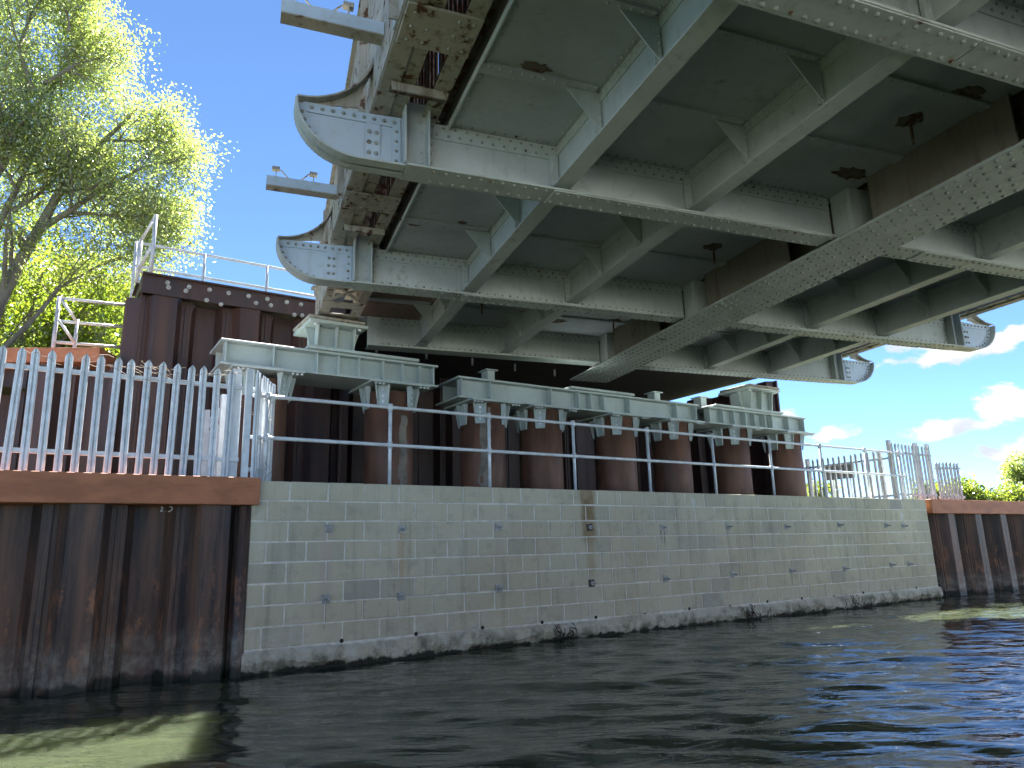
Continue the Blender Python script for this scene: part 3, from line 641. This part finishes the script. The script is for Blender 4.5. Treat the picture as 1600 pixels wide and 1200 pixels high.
# stringers, gussets, deck ribs and deck plates, bay by bay
U_EDGES = [1.61, 2.70, 4.20, 6.19]; U_EDGES_R = [6.71, 8.42, 9.93, 11.35]
bays = [(cross_v[i], cross_v[i + 1]) for i in range(len(cross_v) - 1)]
for bi, (va, vbb) in enumerate(bays):
    near = vbb > 2
    ribs = [va + (vbb - va) * q for q in (1 / 3, 2 / 3)]
    for us in STR_U:
        g_ = P3(); g_.box(us - .006, us + .006, va + .012, vbb - .022, 4.56, ZD); st = g_.build('stringer', 'bridge_paint', bridge)
        P3().bbox(us - .09, us + .09, va + .02, vbb - .03, 4.543, 4.559, .002).build('bottom_flange', 'bridge_paint', st)
        if not near: continue
        P3().box(us - .019, us - .0065, va + .03, vbb - .03, ZD - .10, ZD - .001).build('top_angle', 'bridge_paint', st)
        P3().box(us - .019, us - .0065, va + .03, vbb - .03, 4.5595, 4.63).build('foot_angle', 'bridge_paint', st)
        for ve in (vbb - .05,):
            P3().box(us - .10, us - .02, ve, ve + .028, 4.562, ZD - .10).build('end_angle', 'bridge_paint', st)
        rv = P3(); v = va + .1
        while v < vbb - .08:
            rv.rivet((us - .019, v, ZD - .035), (-1, 0, 0), .0145); rv.rivet((us - .055, v, ZD), (0, 0, -1), .0145)
            if int(v * 20) % 2: rv.rivet((us - .019, v + .03, ZD - .075), (-1, 0, 0), .0125)
            v += .093
        for k in range(5): rv.rivet((us - .06, vbb - .05, 4.60 + .075 * k), (0, -1, 0), .015)
        for vr in ribs:
            P3().prism([(us - .34, ZD - .032), (us - .02, ZD - .032), (us - .02, 4.60)], 'y', vr - .006, vr + .006).build('gusset', 'bridge_paint', st)
            P3().box(us - .075, us - .0195, vr + .0065, vr + .02, 4.60, ZD - .11).build('gusset_angle', 'bridge_paint', st)
            for k in range(5): rv.rivet((us - .035, vr - .006, 4.64 + .062 * k), (0, -1, 0), .013)
        rv.build('rivets', 'bridge_paint', st, True, kind='stuff')
    for side in (U_EDGES, U_EDGES_R):
        for k in range(3):
            a, e = side[k] + .008, side[k + 1] - .008
            cuts = [va + .008] + ribs + [min(vbb - .008, 99)]
            for q in range(3):
                dz = random.uniform(0, .003)
                P3().bbox(a, e, cuts[q] + .004, cuts[q + 1] - .004, ZD + .002 + dz, ZD + .016 + dz, .002).build('deck_plate', 'rusty_plate' if (vbb > 11 and side is U_EDGES and k == 0 and q > 0) else 'deck_paint', bridge)
            if not near: continue
            for vr in ribs:
                rb = P3().box(a, e - (.06 if k < 2 else 0), vr - .06, vr + .06, ZD - .028, ZD + .001).build('deck_rib', 'deck_paint', bridge)
                rv = P3(); u = a + .06
                while u < e - .08:
                    rv.rivet((u, vr - .03, ZD - .028), (0, 0, -1), .015); u += .095
                rv.build('rivets', 'deck_paint', rb, True, kind='stuff')
    if near:
        rv = P3(); v = va + .08
        while v < vbb - .05:
            rv.rivet((1.66, v, ZD + .002), (0, 0, -1), .0145); v += .1
        rv.build('edge_rivets', 'deck_paint', bridge, True, kind='stuff')
# end strip of deck beyond the last cross girder and the solid road deck above everything
P3().bbox(1.62, 6.19, 11.27, 11.72, ZD + .002, ZD + .016, .002).build('deck_plate', 'deck_paint', bridge)
P3().bbox(6.71, 11.35, 11.27, 12.3, ZD + .002, ZD + .016, .002).build('deck_plate', 'deck_paint', bridge)
P3().box(1.60, 6.195, VMIN, 11.75, ZD + .022, ZD + .2).build('road_deck', 'asphalt', bridge)
P3().box(6.705, 11.36, VMIN, 12.3, ZD + .022, ZD + .2).build('road_deck', 'asphalt', bridge)
P3().box(1.40, 1.599, VMIN, 10.6, ZD + .16, ZD + .2).build('edge_gap_cover', 'corroded', bridge)  # added covers over the deck edge gaps, keeping sun and sky out
P3().box(11.365, 11.5, VMIN, 12.25, ZD + .16, ZD + .2).build('edge_gap_cover', 'corroded', bridge)
P3().box(6.197, 6.398, VMIN, 12.25, ZD + .10, ZD + .125).build('web_gap_cover', 'corroded', bridge)  # added covers beside the girder webs, blocking sky through the gap
P3().box(6.696, 6.7045, VMIN, 12.25, ZD + .10, ZD + .125).build('web_gap_cover', 'corroded', bridge)
P3().box(1.60, 1.615, VMIN, 11.75, ZD - .04, ZD + .021).build('deck_edge_angle', 'bridge_paint', bridge)
# side girders: twin bottom chords with battens, webs rising towards mid span
def ztop(v): return min(4.97 + .372 * (10.65 - v), 8.2)
for right in (False, True):
    VE = 10.62 if not right else 12.3
    shift = 0 if not right else 1.65
    mu = lambda a, e: (min(mir(a, right), mir(e, right)), max(mir(a, right), mir(e, right)))
    a, e = mu(.915, 1.07); sg = P3().box(a, e, VMIN, VE, 5.035, 5.052).build('side_girder', 'worn_paint', bridge)
    a, e = mu(1.071, 1.20); P3().box(a, e, VMIN, VE, 5.056, 5.07).build('chord_plate', 'worn_paint', sg)
    a, e = mu(1.36, 1.5); P3().box(a, e, VMIN, VE, 5.035, 5.052).build('chord_angle', 'worn_paint', sg)
    a, e = mu(1.06, 1.074); P3().box(a, e, VMIN, VE, 5.053, 5.20).build('chord_web', 'worn_paint', sg)
    # web panels
    edges = [VMIN + .5 + i * 1.45 for i in range(int((VE - VMIN - .5) / 1.45) + 1)] + [VE]
    for i in range(len(edges) - 1):
        v0, v1 = edges[i], edges[i + 1]
        if v1 - v0 < .1: continue
        poly = [(v0 + .003, 5.053), (v1 - .003, 5.053), (v1 - .003, max(5.12, ztop(v1 - shift))), (v0 + .003, ztop(v0 - shift))]
        a, e = mu(.905, .914); P3().prism(poly, 'x', a, e).build('web_panel', 'worn_paint', sg)
        a, e = mu(.835, .904); P3().box(a, e, v0 - .045, v0 - .03, 5.06, ztop(v0 - shift) - .01).build('stiffener', 'worn_paint', sg)
        a, e = mu(.893, .9045); P3().box(a, e, v0 - .029, v0 + .07, 5.06, ztop(v0 - shift) - .01).build('cover_strip', 'sky_tinted_paint', sg)
        rv = P3()
        z = 5.12
        while z < ztop(v0 - shift) - .05 and v0 > 2:
            rv.rivet((mir(.893, right), v0 + .02, z), (-1 if not right else 1, 0, 0), .015); z += .1
        if rv.v: rv.build('rivets', 'worn_paint', sg, True, kind='stuff')
        # top chord over the panel
        a, e = mu(.86, 1.52)
        for hz in ((.0, .03),):
            P3().add([(a, v0, ztop(v0 - shift)), (e, v0, ztop(v0 - shift)), (e, v1, max(5.13, ztop(v1 - shift))), (a, v1, max(5.13, ztop(v1 - shift))), (a, v0, ztop(v0 - shift) + .03), (e, v0, ztop(v0 - shift) + .03), (e, v1, max(5.13, ztop(v1 - shift)) + .03), (a, v1, max(5.13, ztop(v1 - shift)) + .03)],
                     [(3, 2, 1, 0), (4, 5, 6, 7), (0, 1, 5, 4), (1, 2, 6, 5), (2, 3, 7, 6), (3, 0, 4, 7)]).build('top_chord', 'worn_paint', sg)
    # inner lattice: uprights and crossed flats
    v = 2.2
    r_ = random.Random(4)
    while v < VE - .6 and not right:
        a, e = mu(1.455, 1.47); zt = max(5.35, ztop(v) - .03)
        P3().box(a, e, v, v + r_.uniform(.07, .11), 5.053, min(zt, 6.9)).build('lattice_upright', 'corroded', sg); v += r_.uniform(.115, .15)
    if right: continue
    for vc, bv, bw, br in [(2.75, 1.55, .42, 2.55), (5.42, 4.48, .44, 5.25), (8.33, 7.34, .38, 8.06)]:
        P3().bbox(.93, 1.50, bv - bw / 2, bv + bw / 2, 5.012, 5.034, .003).build('batten_plate', 'worn_paint', sg)
        rv = P3()
        for u in (1.0, 1.12, 1.33, 1.44):
            for k in range(3): rv.rivet((u, bv - bw * .34 + k * bw * .34, 5.012), (0, 0, -1), .017)
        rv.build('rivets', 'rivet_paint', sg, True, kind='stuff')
        P3().box(1.0, 1.48, br - .05, br + .07, 5.018, 5.034).build('batten_angle', 'corroded', sg)
        P3().box(1.0, 1.48, br - .07, br - .051, 4.96, 5.034).build('batten_angle', 'worn_paint', sg)
        P3().box(1.08, 1.45, bv - .30, bv - .23, 5.3, 5.42).build('diaphragm', 'corroded', sg)
        P3().box(1.08, 1.45, br - .35, br - .15, 5.45, 5.47).build('diaphragm', 'corroded', sg)
    # deeper box end over the bearing: side plates, crossed flats and battens underneath
    for u in (.93, 1.488): P3().box(u, u + .012, 8.70, 10.58, 4.588, 5.03).build('box_side', 'worn_paint', sg)
    for u0, u1 in ((.925, 1.035), (1.395, 1.505)): P3().box(u0, u1, 8.70, 10.58, 4.574, 4.587).build('box_flange', 'worn_paint', sg)
    for a_, b_ in (((.99, 8.72), (1.44, 9.40)), ((1.44, 8.72), (.99, 9.40))):
        d = Vector((b_[0] - a_[0], b_[1] - a_[1])).normalized(); nn = Vector((-d.y, d.x)) * .03
        zz = 4.560 if a_[0] < 1.2 else 4.5672
        P3().prism([(a_[0] + nn.x, a_[1] + nn.y), (a_[0] - nn.x, a_[1] - nn.y), (b_[0] - nn.x, b_[1] - nn.y), (b_[0] + nn.x, b_[1] + nn.y)], 'z', zz, zz + .0065).build('crossed_flat', 'worn_paint', sg)
    P3().bbox(.93, 1.50, 9.44, 9.66, 4.555, 4.5735, .003).build('batten_plate', 'worn_paint', sg)
    for u0, u1 in ((.93, 1.06), (1.37, 1.5)): P3().bbox(u0, u1, 9.665, 9.93, 4.556, 4.5735, .003).build('batten_plate', 'worn_paint', sg)
    P3().bbox(.93, 1.50, 9.935, 10.58, 4.553, 4.5735, .003).build('end_plate', 'worn_paint', sg)
    P3().box(.95, 1.48, 8.71, 8.73, 4.60, 5.03).build('box_diaphragm', 'corroded', sg)
    # outrigger channels with cable hooks
    for vo in (2.35, 5.1, 7.93):
        og = P3().box(.10, .90, vo - .065, vo + .065, 5.33, 5.342).build('outrigger', 'worn_paint', bridge)
        P3().box(.10, .90, vo - .065, vo - .053, 5.3425, 5.455).build('channel_web', 'sky_tinted_paint', og)
        P3().box(.10, .90, vo - .0525, vo + .065, 5.443, 5.455).build('channel_flange', 'worn_paint', og)
        for q in (.20, .62):
            s_ = 1 if q < .4 else -1
            P3().box(q - .005, q + .005, vo - .02, vo + .02, 5.456, 5.56).build('hook_stem', 'worn_paint', og)
            P3().box(q - .045, q + .04, vo - .03, vo + .03, 5.561, 5.60).build('hook_block', 'worn_paint', og)
            P3().tube([(q, vo, 5.57), (q + s_ * .06, vo, 5.57), (q + s_ * .12, vo, 5.50), (q + s_ * .18, vo, 5.458)], .008, 6).build('hook_arm', 'worn_paint', og)
# rust eaten drain spouts hanging from the deck
for u, v in ((5.62, 4.17), (5.60, 7.13), (5.86, 10.3), (3.35, 9.9)):
    d_ = P3(); n = 18; r_ = random.Random(int(u * 100 + v * 10)); ring = [(u + (.13 * r_.uniform(.6, 1.15)) * math.cos(6.283 * k / n), v + (.12 * r_.uniform(.6, 1.15)) * math.sin(6.283 * k / n)) for k in range(n)]
    d_.prism(ring, 'z', ZD - .006, ZD + .0015); dp = d_.build('drain_collar', 'corroded', bridge)
    P3().tube([(u, v, ZD - .006), (u, v, ZD - .24)], .014, 8).build('drain_spout', 'corroded', dp)
# scabs of corrosion on the deck plates and edge
for u, v, s_ in ((2.05, 4.6, .13), (1.75, 7.62, .17), (5.2, 8.9, .2), (4.9, 10.55, .2), (5.85, 5.1, .22), (5.75, 3.7, .18), (1.72, 5.75, .13), (2.3, 7.45, .07)):
    n = 22; r_ = random.Random(int(u * 77 + v * 13)); d_ = P3()
    ring = [(u + s_ * r_.uniform(.55, 1.15) * math.cos(6.283 * k / n), v + s_ * .55 * r_.uniform(.55, 1.15) * math.sin(6.283 * k / n)) for k in range(n)]
    d_.prism(ring, 'z', ZD - .005, ZD + .0015); d_.build('rust_scab', 'corroded', bridge)

# ================================================================== HANDRAILS
def rail(b_, pts, r=.0235, seg=10): b_.tube(pts, r, seg); return b_
hr = tag(empty('handrail', (0, .27, 1.93)), 'galvanised tube handrail with two rails along the top of the block wall', 'handrail'); O = (0, .27, 1.93)
hx = [.18, 1.74, 3.23, 4.72, 6.24, 7.77, 9.31, 10.85, 12.38, 13.66]
fit = MB(); fit.tube([(0, 0, -.045), (0, 0, .045)], .034, 12); fit_me = fit.mesh('clamp'); fit_me.materials.append(MAT['galvanised']); fit_me.shade_smooth()
for x in hx:
    p = rail(MB(O), [(x, .27, 1.93), (x, .27, 3.085)]).build('post', 'galvanised', hr, True)
    for z in (2.57, 3.065): inst('clamp', fit_me, p, (x, 0, z - 1.93))
for z in (2.57, 3.065):
    pts = [(.02, .30, z), (.05, .27, z), (.18, .27, z)] + [(x, .27, z) for x in hx[1:]] + [(13.86, .27, z), (13.9, .33, z)]
    rail(MB(O), pts).build('rail', 'galvanised', hr, True)
ar = tag(empty('handrail', (3, 5, 5.2)), 'tube handrail against the blue sky on top of the tall abutment', 'handrail'); O = (3, 5, 5.2)
ax = [-1.05 + 1.12 * k for k in range(9)]
for x in ax: rail(MB(O), [(x, 5, 5.2), (x, 5, 6.64)], .026).build('post', 'galvanised_dull', ar, True)
for z in (6.18, 6.62): rail(MB(O), [(ax[0], 5, z), (ax[-1], 5, z)], .024).build('rail', 'galvanised_dull', ar, True)
fr = tag(empty('gate_frame', (-.95, 3.5, 5.34)), 'braced tube frame standing on the corner of the tall abutment', 'frame'); O = (-.95, 3.5, 5.34)
rail(MB(O), [(-.93, 3.3, 5.34), (-.93, 3.3, 6.44)], .03).build('post', 'galvanised_dull', fr, True)
rail(MB(O), [(-1.08, 3.62, 5.34), (-1.08, 3.62, 6.12)], .028).build('post', 'galvanised_dull', fr, True)
rail(MB(O), [(-.93, 3.3, 6.43), (-1.08, 3.62, 6.1)], .022).build('brace', 'galvanised_dull', fr, True)
rail(MB(O), [(-.93, 3.3, 5.98), (-1.08, 3.62, 5.6)], .022).build('brace', 'galvanised_dull', fr, True)
rail(MB(O), [(-1.08, 3.62, 5.62), (-.6, 4.7, 5.75)], .022).build('rail', 'galvanised_dull', fr, True)
wf = tag(empty('gate_frame', (-1.6, 3.6, 3.55)), 'square tube frame with diagonal braces above the wing wall in front of the trees', 'frame'); O = (-1.6, 3.6, 3.55)
rail(MB(O), [(-2.06, 3.6, 3.55), (-2.06, 3.6, 4.99)], .028).build('post', 'galvanised_dull', wf, True)
rail(MB(O), [(-1.80, 3.6, 3.55), (-1.80, 3.6, 4.68)], .025).build('post', 'galvanised_dull', wf, True)
for z in (4.97, 4.62, 4.30): rail(MB(O), [(-2.06, 3.6, z), (-1.12, 3.6, z + .04)], .022).build('rail', 'galvanised_dull', wf, True)
for z in (4.62, 4.30): rail(MB(O), [(-2.03, 3.585, z + .33), (-1.8, 3.585, z + .01)], .018).build('brace', 'galvanised_dull', wf, True)

# ================================================================== PALISADE FENCES
def pale_mesh(h, wd=.068, mat='galvanised'):
    prof = [(-wd / 2, .016), (-wd * .36, -.006), (-wd * .13, -.006), (0, .010), (wd * .13, -.006), (wd * .36, -.006), (wd / 2, .016)]
    b_ = MB(); tip = h; sh = h - .055; th = .0035; n = len(prof)
    vs = []; ztops = [sh, sh + .018, sh + .042, tip, sh + .042, sh + .018, sh]
    for off in (0, th):
        for (x, y), zt in zip(prof, ztops): vs += [(x, y + off, 0), (x, y + off, zt)]
    fs = []
    for i in range(n - 1):
        a = 2 * i; fs.append((a, a + 2, a + 3, a + 1)); k = 2 * n + 2 * i; fs.append((k + 1, k + 3, k + 2, k)); fs.append((a + 1, a + 3, k + 3, k + 1))
    fs.append((0, 1, 2 * n + 1, 2 * n)); e = 2 * n - 2; fs.append((e + 1, e, 2 * n + e, 2 * n + e + 1))
    b_.add(vs, fs); me = b_.mesh('pale'); me.materials.append(MAT[mat]); return me
def fence(p0, p1, z0, ztop_, spacing, posts, label, rails=(.82, .16), post_h=None, wd=.068, seed=1, mat='galvanised'):
    p0, p1 = Vector((*p0, 0)), Vector((*p1, 0)); d = p1 - p0; Ln = d.length; rz = math.atan2(d.y, d.x); h = ztop_ - z0
    root = tag(empty('palisade_fence', (p0.x, p0.y, z0), rz), label, 'fence', 'galvanised palisade fences'); me = pale_mesh(h, wd, mat); r = random.Random(seed)
    n = int(Ln / spacing + .5)
    for k in range(n + 1):
        x = k * spacing
        if x > Ln + .01: break
        o = inst('pale', me, root, (x, -.026 + r.uniform(-.003, .003), r.uniform(-.008, .006))); o.rotation_euler = (0, r.uniform(-.014, .014), r.uniform(-.09, .09))
        bz = MB()
        for q in rails: cyl(bz, (0, -.004, h * q + .02), (0, -1, 0), .008, .008, 6)
        if n < 60: bz.build('bolt', 'galvanised', o)
    for q in rails:
        MB().box(-.02, Ln + .02, -.008, .034, h * q, h * q + .045).build('rail', mat, root)
    for x in posts:
        ph = post_h or (h + .02); MB().box(x - .05, x + .05, .036, .10, 0, ph).build('post', mat, root)
    return root
fence((-9.4, .13), (-.16, .13), 2.06, 3.315, .1425, (.5, 3.2, 5.9, 9.2), 'galvanised palisade fence on the brown capping beam in front of the tree', seed=2, wd=.074)
MB().box(-.16 - (-9.4) + .05, -.16 + 9.4 + .12, -.045, .01, 0, 1.27).build('corner_post', 'galvanised', [o for o in C.objects if o.name == 'palisade_fence'][0])
fence((.0, .14), (.36, .78), 1.93, 3.34, .105, (), 'splayed run of pale palisade spikes beside the handrail end', seed=3, wd=.06)
fence((-.12, .45), (-.12, 2.85), 1.93, 3.16, .135, (.5, 1.6), 'palisade return running back from the water towards the dark abutment', seed=4)
fence((13.42, 3.2), (13.42, .42), 1.93, 3.15, .14, (.8, 2.6), 'palisade return at the far end of the block wall with sky between its pales', seed=5, wd=.06, mat='galvanised_dull')
fence((13.45, .30), (15.05, .30), 1.93, 3.30, .135, (.05, 1.12, 1.62), 'palisade fence across the end of the quay with three stout posts', post_h=1.42, seed=6, wd=.062, mat='galvanised_dull')
fence((15.2, .3), (15.85, .1), 1.95, 2.95, .10, (), 'short low palisade run stepping down over the rusty capping', seed=7, wd=.062, mat='galvanised_dull')
# dry climbing stems along the fence top
r_ = random.Random(12); b_ = MB((-1.2, .12, 3.2))
for k in range(15):
    x = r_.uniform(-2.3, 0.0); pts = [(x, .10, 3.2 + r_.uniform(-.05, .1))]
    for q in range(6): p = pts[-1]; pts.append((p[0] + r_.uniform(.02, .10), .10 + r_.uniform(-.05, .05), p[2] + r_.uniform(-.045, .04)))
    b_.tube(pts, .0025, 4)
for k in range(10):
    x = r_.uniform(-.1, .3); pts = [(x, .1 + r_.uniform(0, .3), 2.5 + r_.uniform(-.4, .8))]
    for q in range(6): p = pts[-1]; pts.append((p[0] + r_.uniform(-.05, .06), p[1] + r_.uniform(-.03, .03), p[2] + r_.uniform(-.06, .05)))
    b_.tube(pts, .0028, 4)
o = b_.build('dry_vine', 'dry_stem'); o.location = (-1.2, .12, 3.2); tag(o, 'thin dry climbing stems tangled along the tops of the palisade pales', 'vine')
# warning board behind the far fence
sg = tag(empty('warning_board', (14.0, 1.95, 1.9)), 'dark backed rectangular board on two posts behind the far palisade return', 'sign'); O = (14.0, 1.95, 1.9)
MB(O).bbox(13.985, 14.015, 1.55, 2.32, 2.66, 3.02, .004).build('board', 'sign_back', sg)
for y in (1.7, 2.15): MB(O).tube([(14.04, y, 1.9), (14.04, y, 3.0)], .024, 8).build('post', 'galvanised', sg, True)

# ================================================================== TREES AND BUSHES
def leaf_mesh(name, centres, per, spread, size, mat, parent, seed, droop=.0):
    r = np.random.default_rng(seed); cs = np.asarray(centres); n = len(cs) * per
    c = np.repeat(cs, per, 0) + np.clip(r.normal(0, 1, (n, 3)), -1.7, 1.7) * spread * np.array([1, 1, .8]); c[:, 2] -= droop * r.random(n)
    d = r.normal(0, 1, (n, 3)); d /= np.linalg.norm(d, axis=1)[:, None]
    e = r.normal(0, 1, (n, 3)); e -= (e * d).sum(1)[:, None] * d; e /= np.linalg.norm(e, axis=1)[:, None]
    s = size * r.uniform(.6, 1.25, n)[:, None]
    q = np.stack([c - d * s, c + e * s * .42, c + d * s, c - e * s * .42], 1).reshape(-1, 3)
    fc = np.arange(4 * n).reshape(-1, 4)
    me = bpy.data.meshes.new(name); me.vertices.add(4 * n); me.vertices.foreach_set('co', q.ravel()); me.loops.add(4 * n); me.loops.foreach_set('vertex_index', fc.ravel())
    me.polygons.add(n); me.polygons.foreach_set('loop_start', np.arange(0, 4 * n, 4)); me.polygons.foreach_set('loop_total', np.full(n, 4)); me.update(); me.validate()
    me.materials.append(MAT[mat]); o = bpy.data.objects.new(name, me); C.objects.link(o); o.parent = parent; return o
def grow(limbs, origin, rnd, sub=9, sublen=(.7, 1.7), twigs=7, r0=.17, depth_jit=.9, up=.25):
    """limbs: list of (points, base radius). Returns trunk mesh builder and leaf cluster centres (local)."""
    b_ = MB(origin); cen = []
    for pts, rad in limbs:
        pts = [Vector(p) for p in pts]; n = len(pts)
        b_.tube(pts, [max(.012, rad * (1 - .86 * i / (n - 1))) for i in range(n)], 9)
        for k in range(sub):
            f = (k + rnd.random()) / sub; f = .22 + .78 * f; idx = f * (n - 1); i = min(int(idx), n - 2); p = pts[i].lerp(pts[i + 1], idx - i)
            ax_ = (pts[i + 1] - pts[i]).normalized(); L = rnd.uniform(*sublen) * (1.15 - .45 * f)
            d = (ax_ * .7 + Vector((rnd.gauss(0, .8), rnd.gauss(0, .8), rnd.gauss(up, .5)))).normalized()
            br = [p]
            for q in range(5):
                d = (d + Vector((rnd.gauss(0, .22), rnd.gauss(0, .22), rnd.gauss(.02, .15)))).normalized(); br.append(br[-1] + d * L / 5)
            rr = max(.008, rad * (1 - .86 * f) * .45); b_.tube(br, [rr * (1 - .8 * j / 5) + .003 for j in range(6)], 5, False)
            for j in range(twigs):
                g2 = rnd.uniform(.25, 1) * 5; q = min(int(g2), 4); s = br[q].lerp(br[q + 1], g2 - q)
                d2 = (d * .5 + Vector((rnd.gauss(0, 1), rnd.gauss(0, 1), rnd.gauss(.1, .7)))).normalized(); l2 = rnd.uniform(.25, .6)
                e = s + d2 * l2; b_.tube([s, s.lerp(e, .5) + Vector((0, 0, .02)), e], [.007, .005, .002], 3, False)
                for w_ in (.35, .7, 1.0): cen.append(s.lerp(e, w_) - Vector(origin))
    return b_, cen
LT = [[(-3.56, 4.65), (-3.15, 6.48), (-2.93, 7.31), (-2.66, 8.19), (-2.42, 9.03), (-2.15, 9.74), (-1.76, 10.54), (-1.29, 11.31), (-1.01, 11.88)],
      [(-2.65, 8.12), (-2.16, 8.65), (-1.59, 9.31), (-0.86, 10.0), (-0.21, 10.42)], [(-3.51, 7.35), (-3.28, 8.52), (-3.03, 9.64), (-2.81, 10.72), (-2.76, 11.98)],
      [(-3.78, 8.28), (-3.48, 9.46), (-3.33, 10.41), (-3.11, 11.37), (-2.75, 12.33), (-2.58, 13.23)], [(-2.16, 8.65), (-1.64, 8.66), (-1.01, 8.65), (-0.45, 8.31)],
      [(-1.76, 10.54), (-1.06, 10.83), (-0.47, 11.1)], [(-3.15, 8.44), (-2.75, 8.99), (-2.15, 10.09)], [(-3.4, 10.0), (-3.9, 11.4), (-4.2, 12.8), (-4.3, 14.2)], [(-2.9, 11.6), (-2.4, 12.6), (-1.9, 13.3)], [(-3.2, 6.4), (-3.9, 7.6), (-4.9, 8.9), (-5.6, 10.6)], [(-3.3, 4.9), (-2.51, 6.25), (-2.16, 6.99), (-1.5, 7.66), (-0.95, 8.04)], [(-2.42, 9.03), (-1.9, 9.4), (-1.3, 9.2), (-.6, 9.1)], [(-3.1, 8.9), (-3.5, 9.6), (-3.7, 10.6)], [(-3.1, 11.3), (-3.5, 12.6), (-3.4, 14.0), (-3.0, 15.2)], [(-2.58, 13.1), (-2.7, 14.0), (-2.4, 14.8)]]
RD = [.15, .075, .085, .085, .05, .04, .05, .085, .05, .09, .06, .04, .04, .06, .035]
rnd = random.Random(21); limbs = []
for i, (l, rd) in enumerate(zip(LT, RD)):
    dy = [0, -.25, .7, 1.3, -.6, .3, .3, 1.9, 1.0, 1.2, .5, .6, .4, 1.5, 1.2][i]; n = len(l)
    limbs.append(([(x, 9.0 + (dy * (k / (n - 1)) if i else .04 * k), z) for k, (x, z) in enumerate(l)], rd))
limbs[0] = ([(-3.9, 8.9, 3.4)] + limbs[0][0], .17)
T1 = tag(empty('willow_tree', (-3.9, 9, 3.5)), 'tall sunlit willow with grey branches leaning over the palisade fence', 'tree'); OT = (-3.9, 9, 3.5)
tm, cen = grow(limbs, OT, rnd, sub=15, sublen=(.8, 2.1), twigs=9)
tm.build('trunk', 'bark', T1, True); leaf_mesh('crown', cen, 16, .24, .043, 'leaf_willow', T1, 5, .1)
print('willow clusters', len(cen))
def bushy(name, base, h, wd, mat, label, seed, cat='tree', nl=9, per=16, size=.07, spread=.25, sub=9):
    rnd = random.Random(seed); x, y, z = base; limbs = []
    for k in range(nl):
        a = 6.283 * k / nl + rnd.uniform(-.3, .3); rr = wd * rnd.uniform(.35, 1.0); hh = h * rnd.uniform(.55, 1.0)
        limbs.append(([(x, y, z), (x + rr * .25 * math.cos(a), y + rr * .25 * math.sin(a), z + hh * .35), (x + rr * .65 * math.cos(a), y + rr * .65 * math.sin(a), z + hh * .7), (x + rr * math.cos(a), y + rr * math.sin(a), z + hh)], .035 * h ** .7))
    root = tag(empty(name, base), label, cat); tm, cen = grow(limbs, base, rnd, sub=sub, sublen=(h * .12, h * .32), twigs=7)
    tm.build('trunk', 'bark', root, True); leaf_mesh('crown', cen, per, spread, size, mat, root, seed); return root
bushy('broadleaf_tree', (-3.2, 13.0, 3.5), 6.2, 4.0, 'leaf_bright', 'bright yellow green tree behind the gate frame and wing wall', 31, nl=16, per=16, size=.075, spread=.30)
bushy('broadleaf_tree', (-8.5, 12.0, 3.5), 9.5, 4.0, 'leaf_willow', 'green tree at the picture edge behind the palisade fence', 32, nl=10, per=14, size=.09, spread=.3)
bushy('broadleaf_tree', (-.4, 17.0, 3.5), 6.4, 3.0, 'leaf_bright', 'lower bright green tree directly behind the abutment corner', 37, nl=12, per=26, size=.09, spread=.3)
for i, (x, y, h, wd, label) in enumerate([(42, 13.5, 2.0, 3.0, 'low green bush beyond the far palisade fence, nearest to the fence end'), (46.5, 13.0, 1.7, 3.2, 'low rounded green bush in the middle of the far hedge'), (51, 13, 1.9, 3.0, 'green bush below the tall far tree'),
                                         (57.5, 14.5, 4.6, 2.8, 'taller pale green tree at the picture edge over the far capping'), (34, 19, 2.3, 3.0, 'bright green bush seen between the pales of the far fence')]):
    bushy('hedge_bush' if i != 3 else 'broadleaf_tree', (x, y, 1.9), h, wd, 'leaf_hedge' if i != 3 else 'leaf_willow', label, 50 + i, 'bush' if i != 3 else 'tree', nl=12, per=14, size=.13, spread=.3, sub=7)
print('done', len(bpy.data.objects))
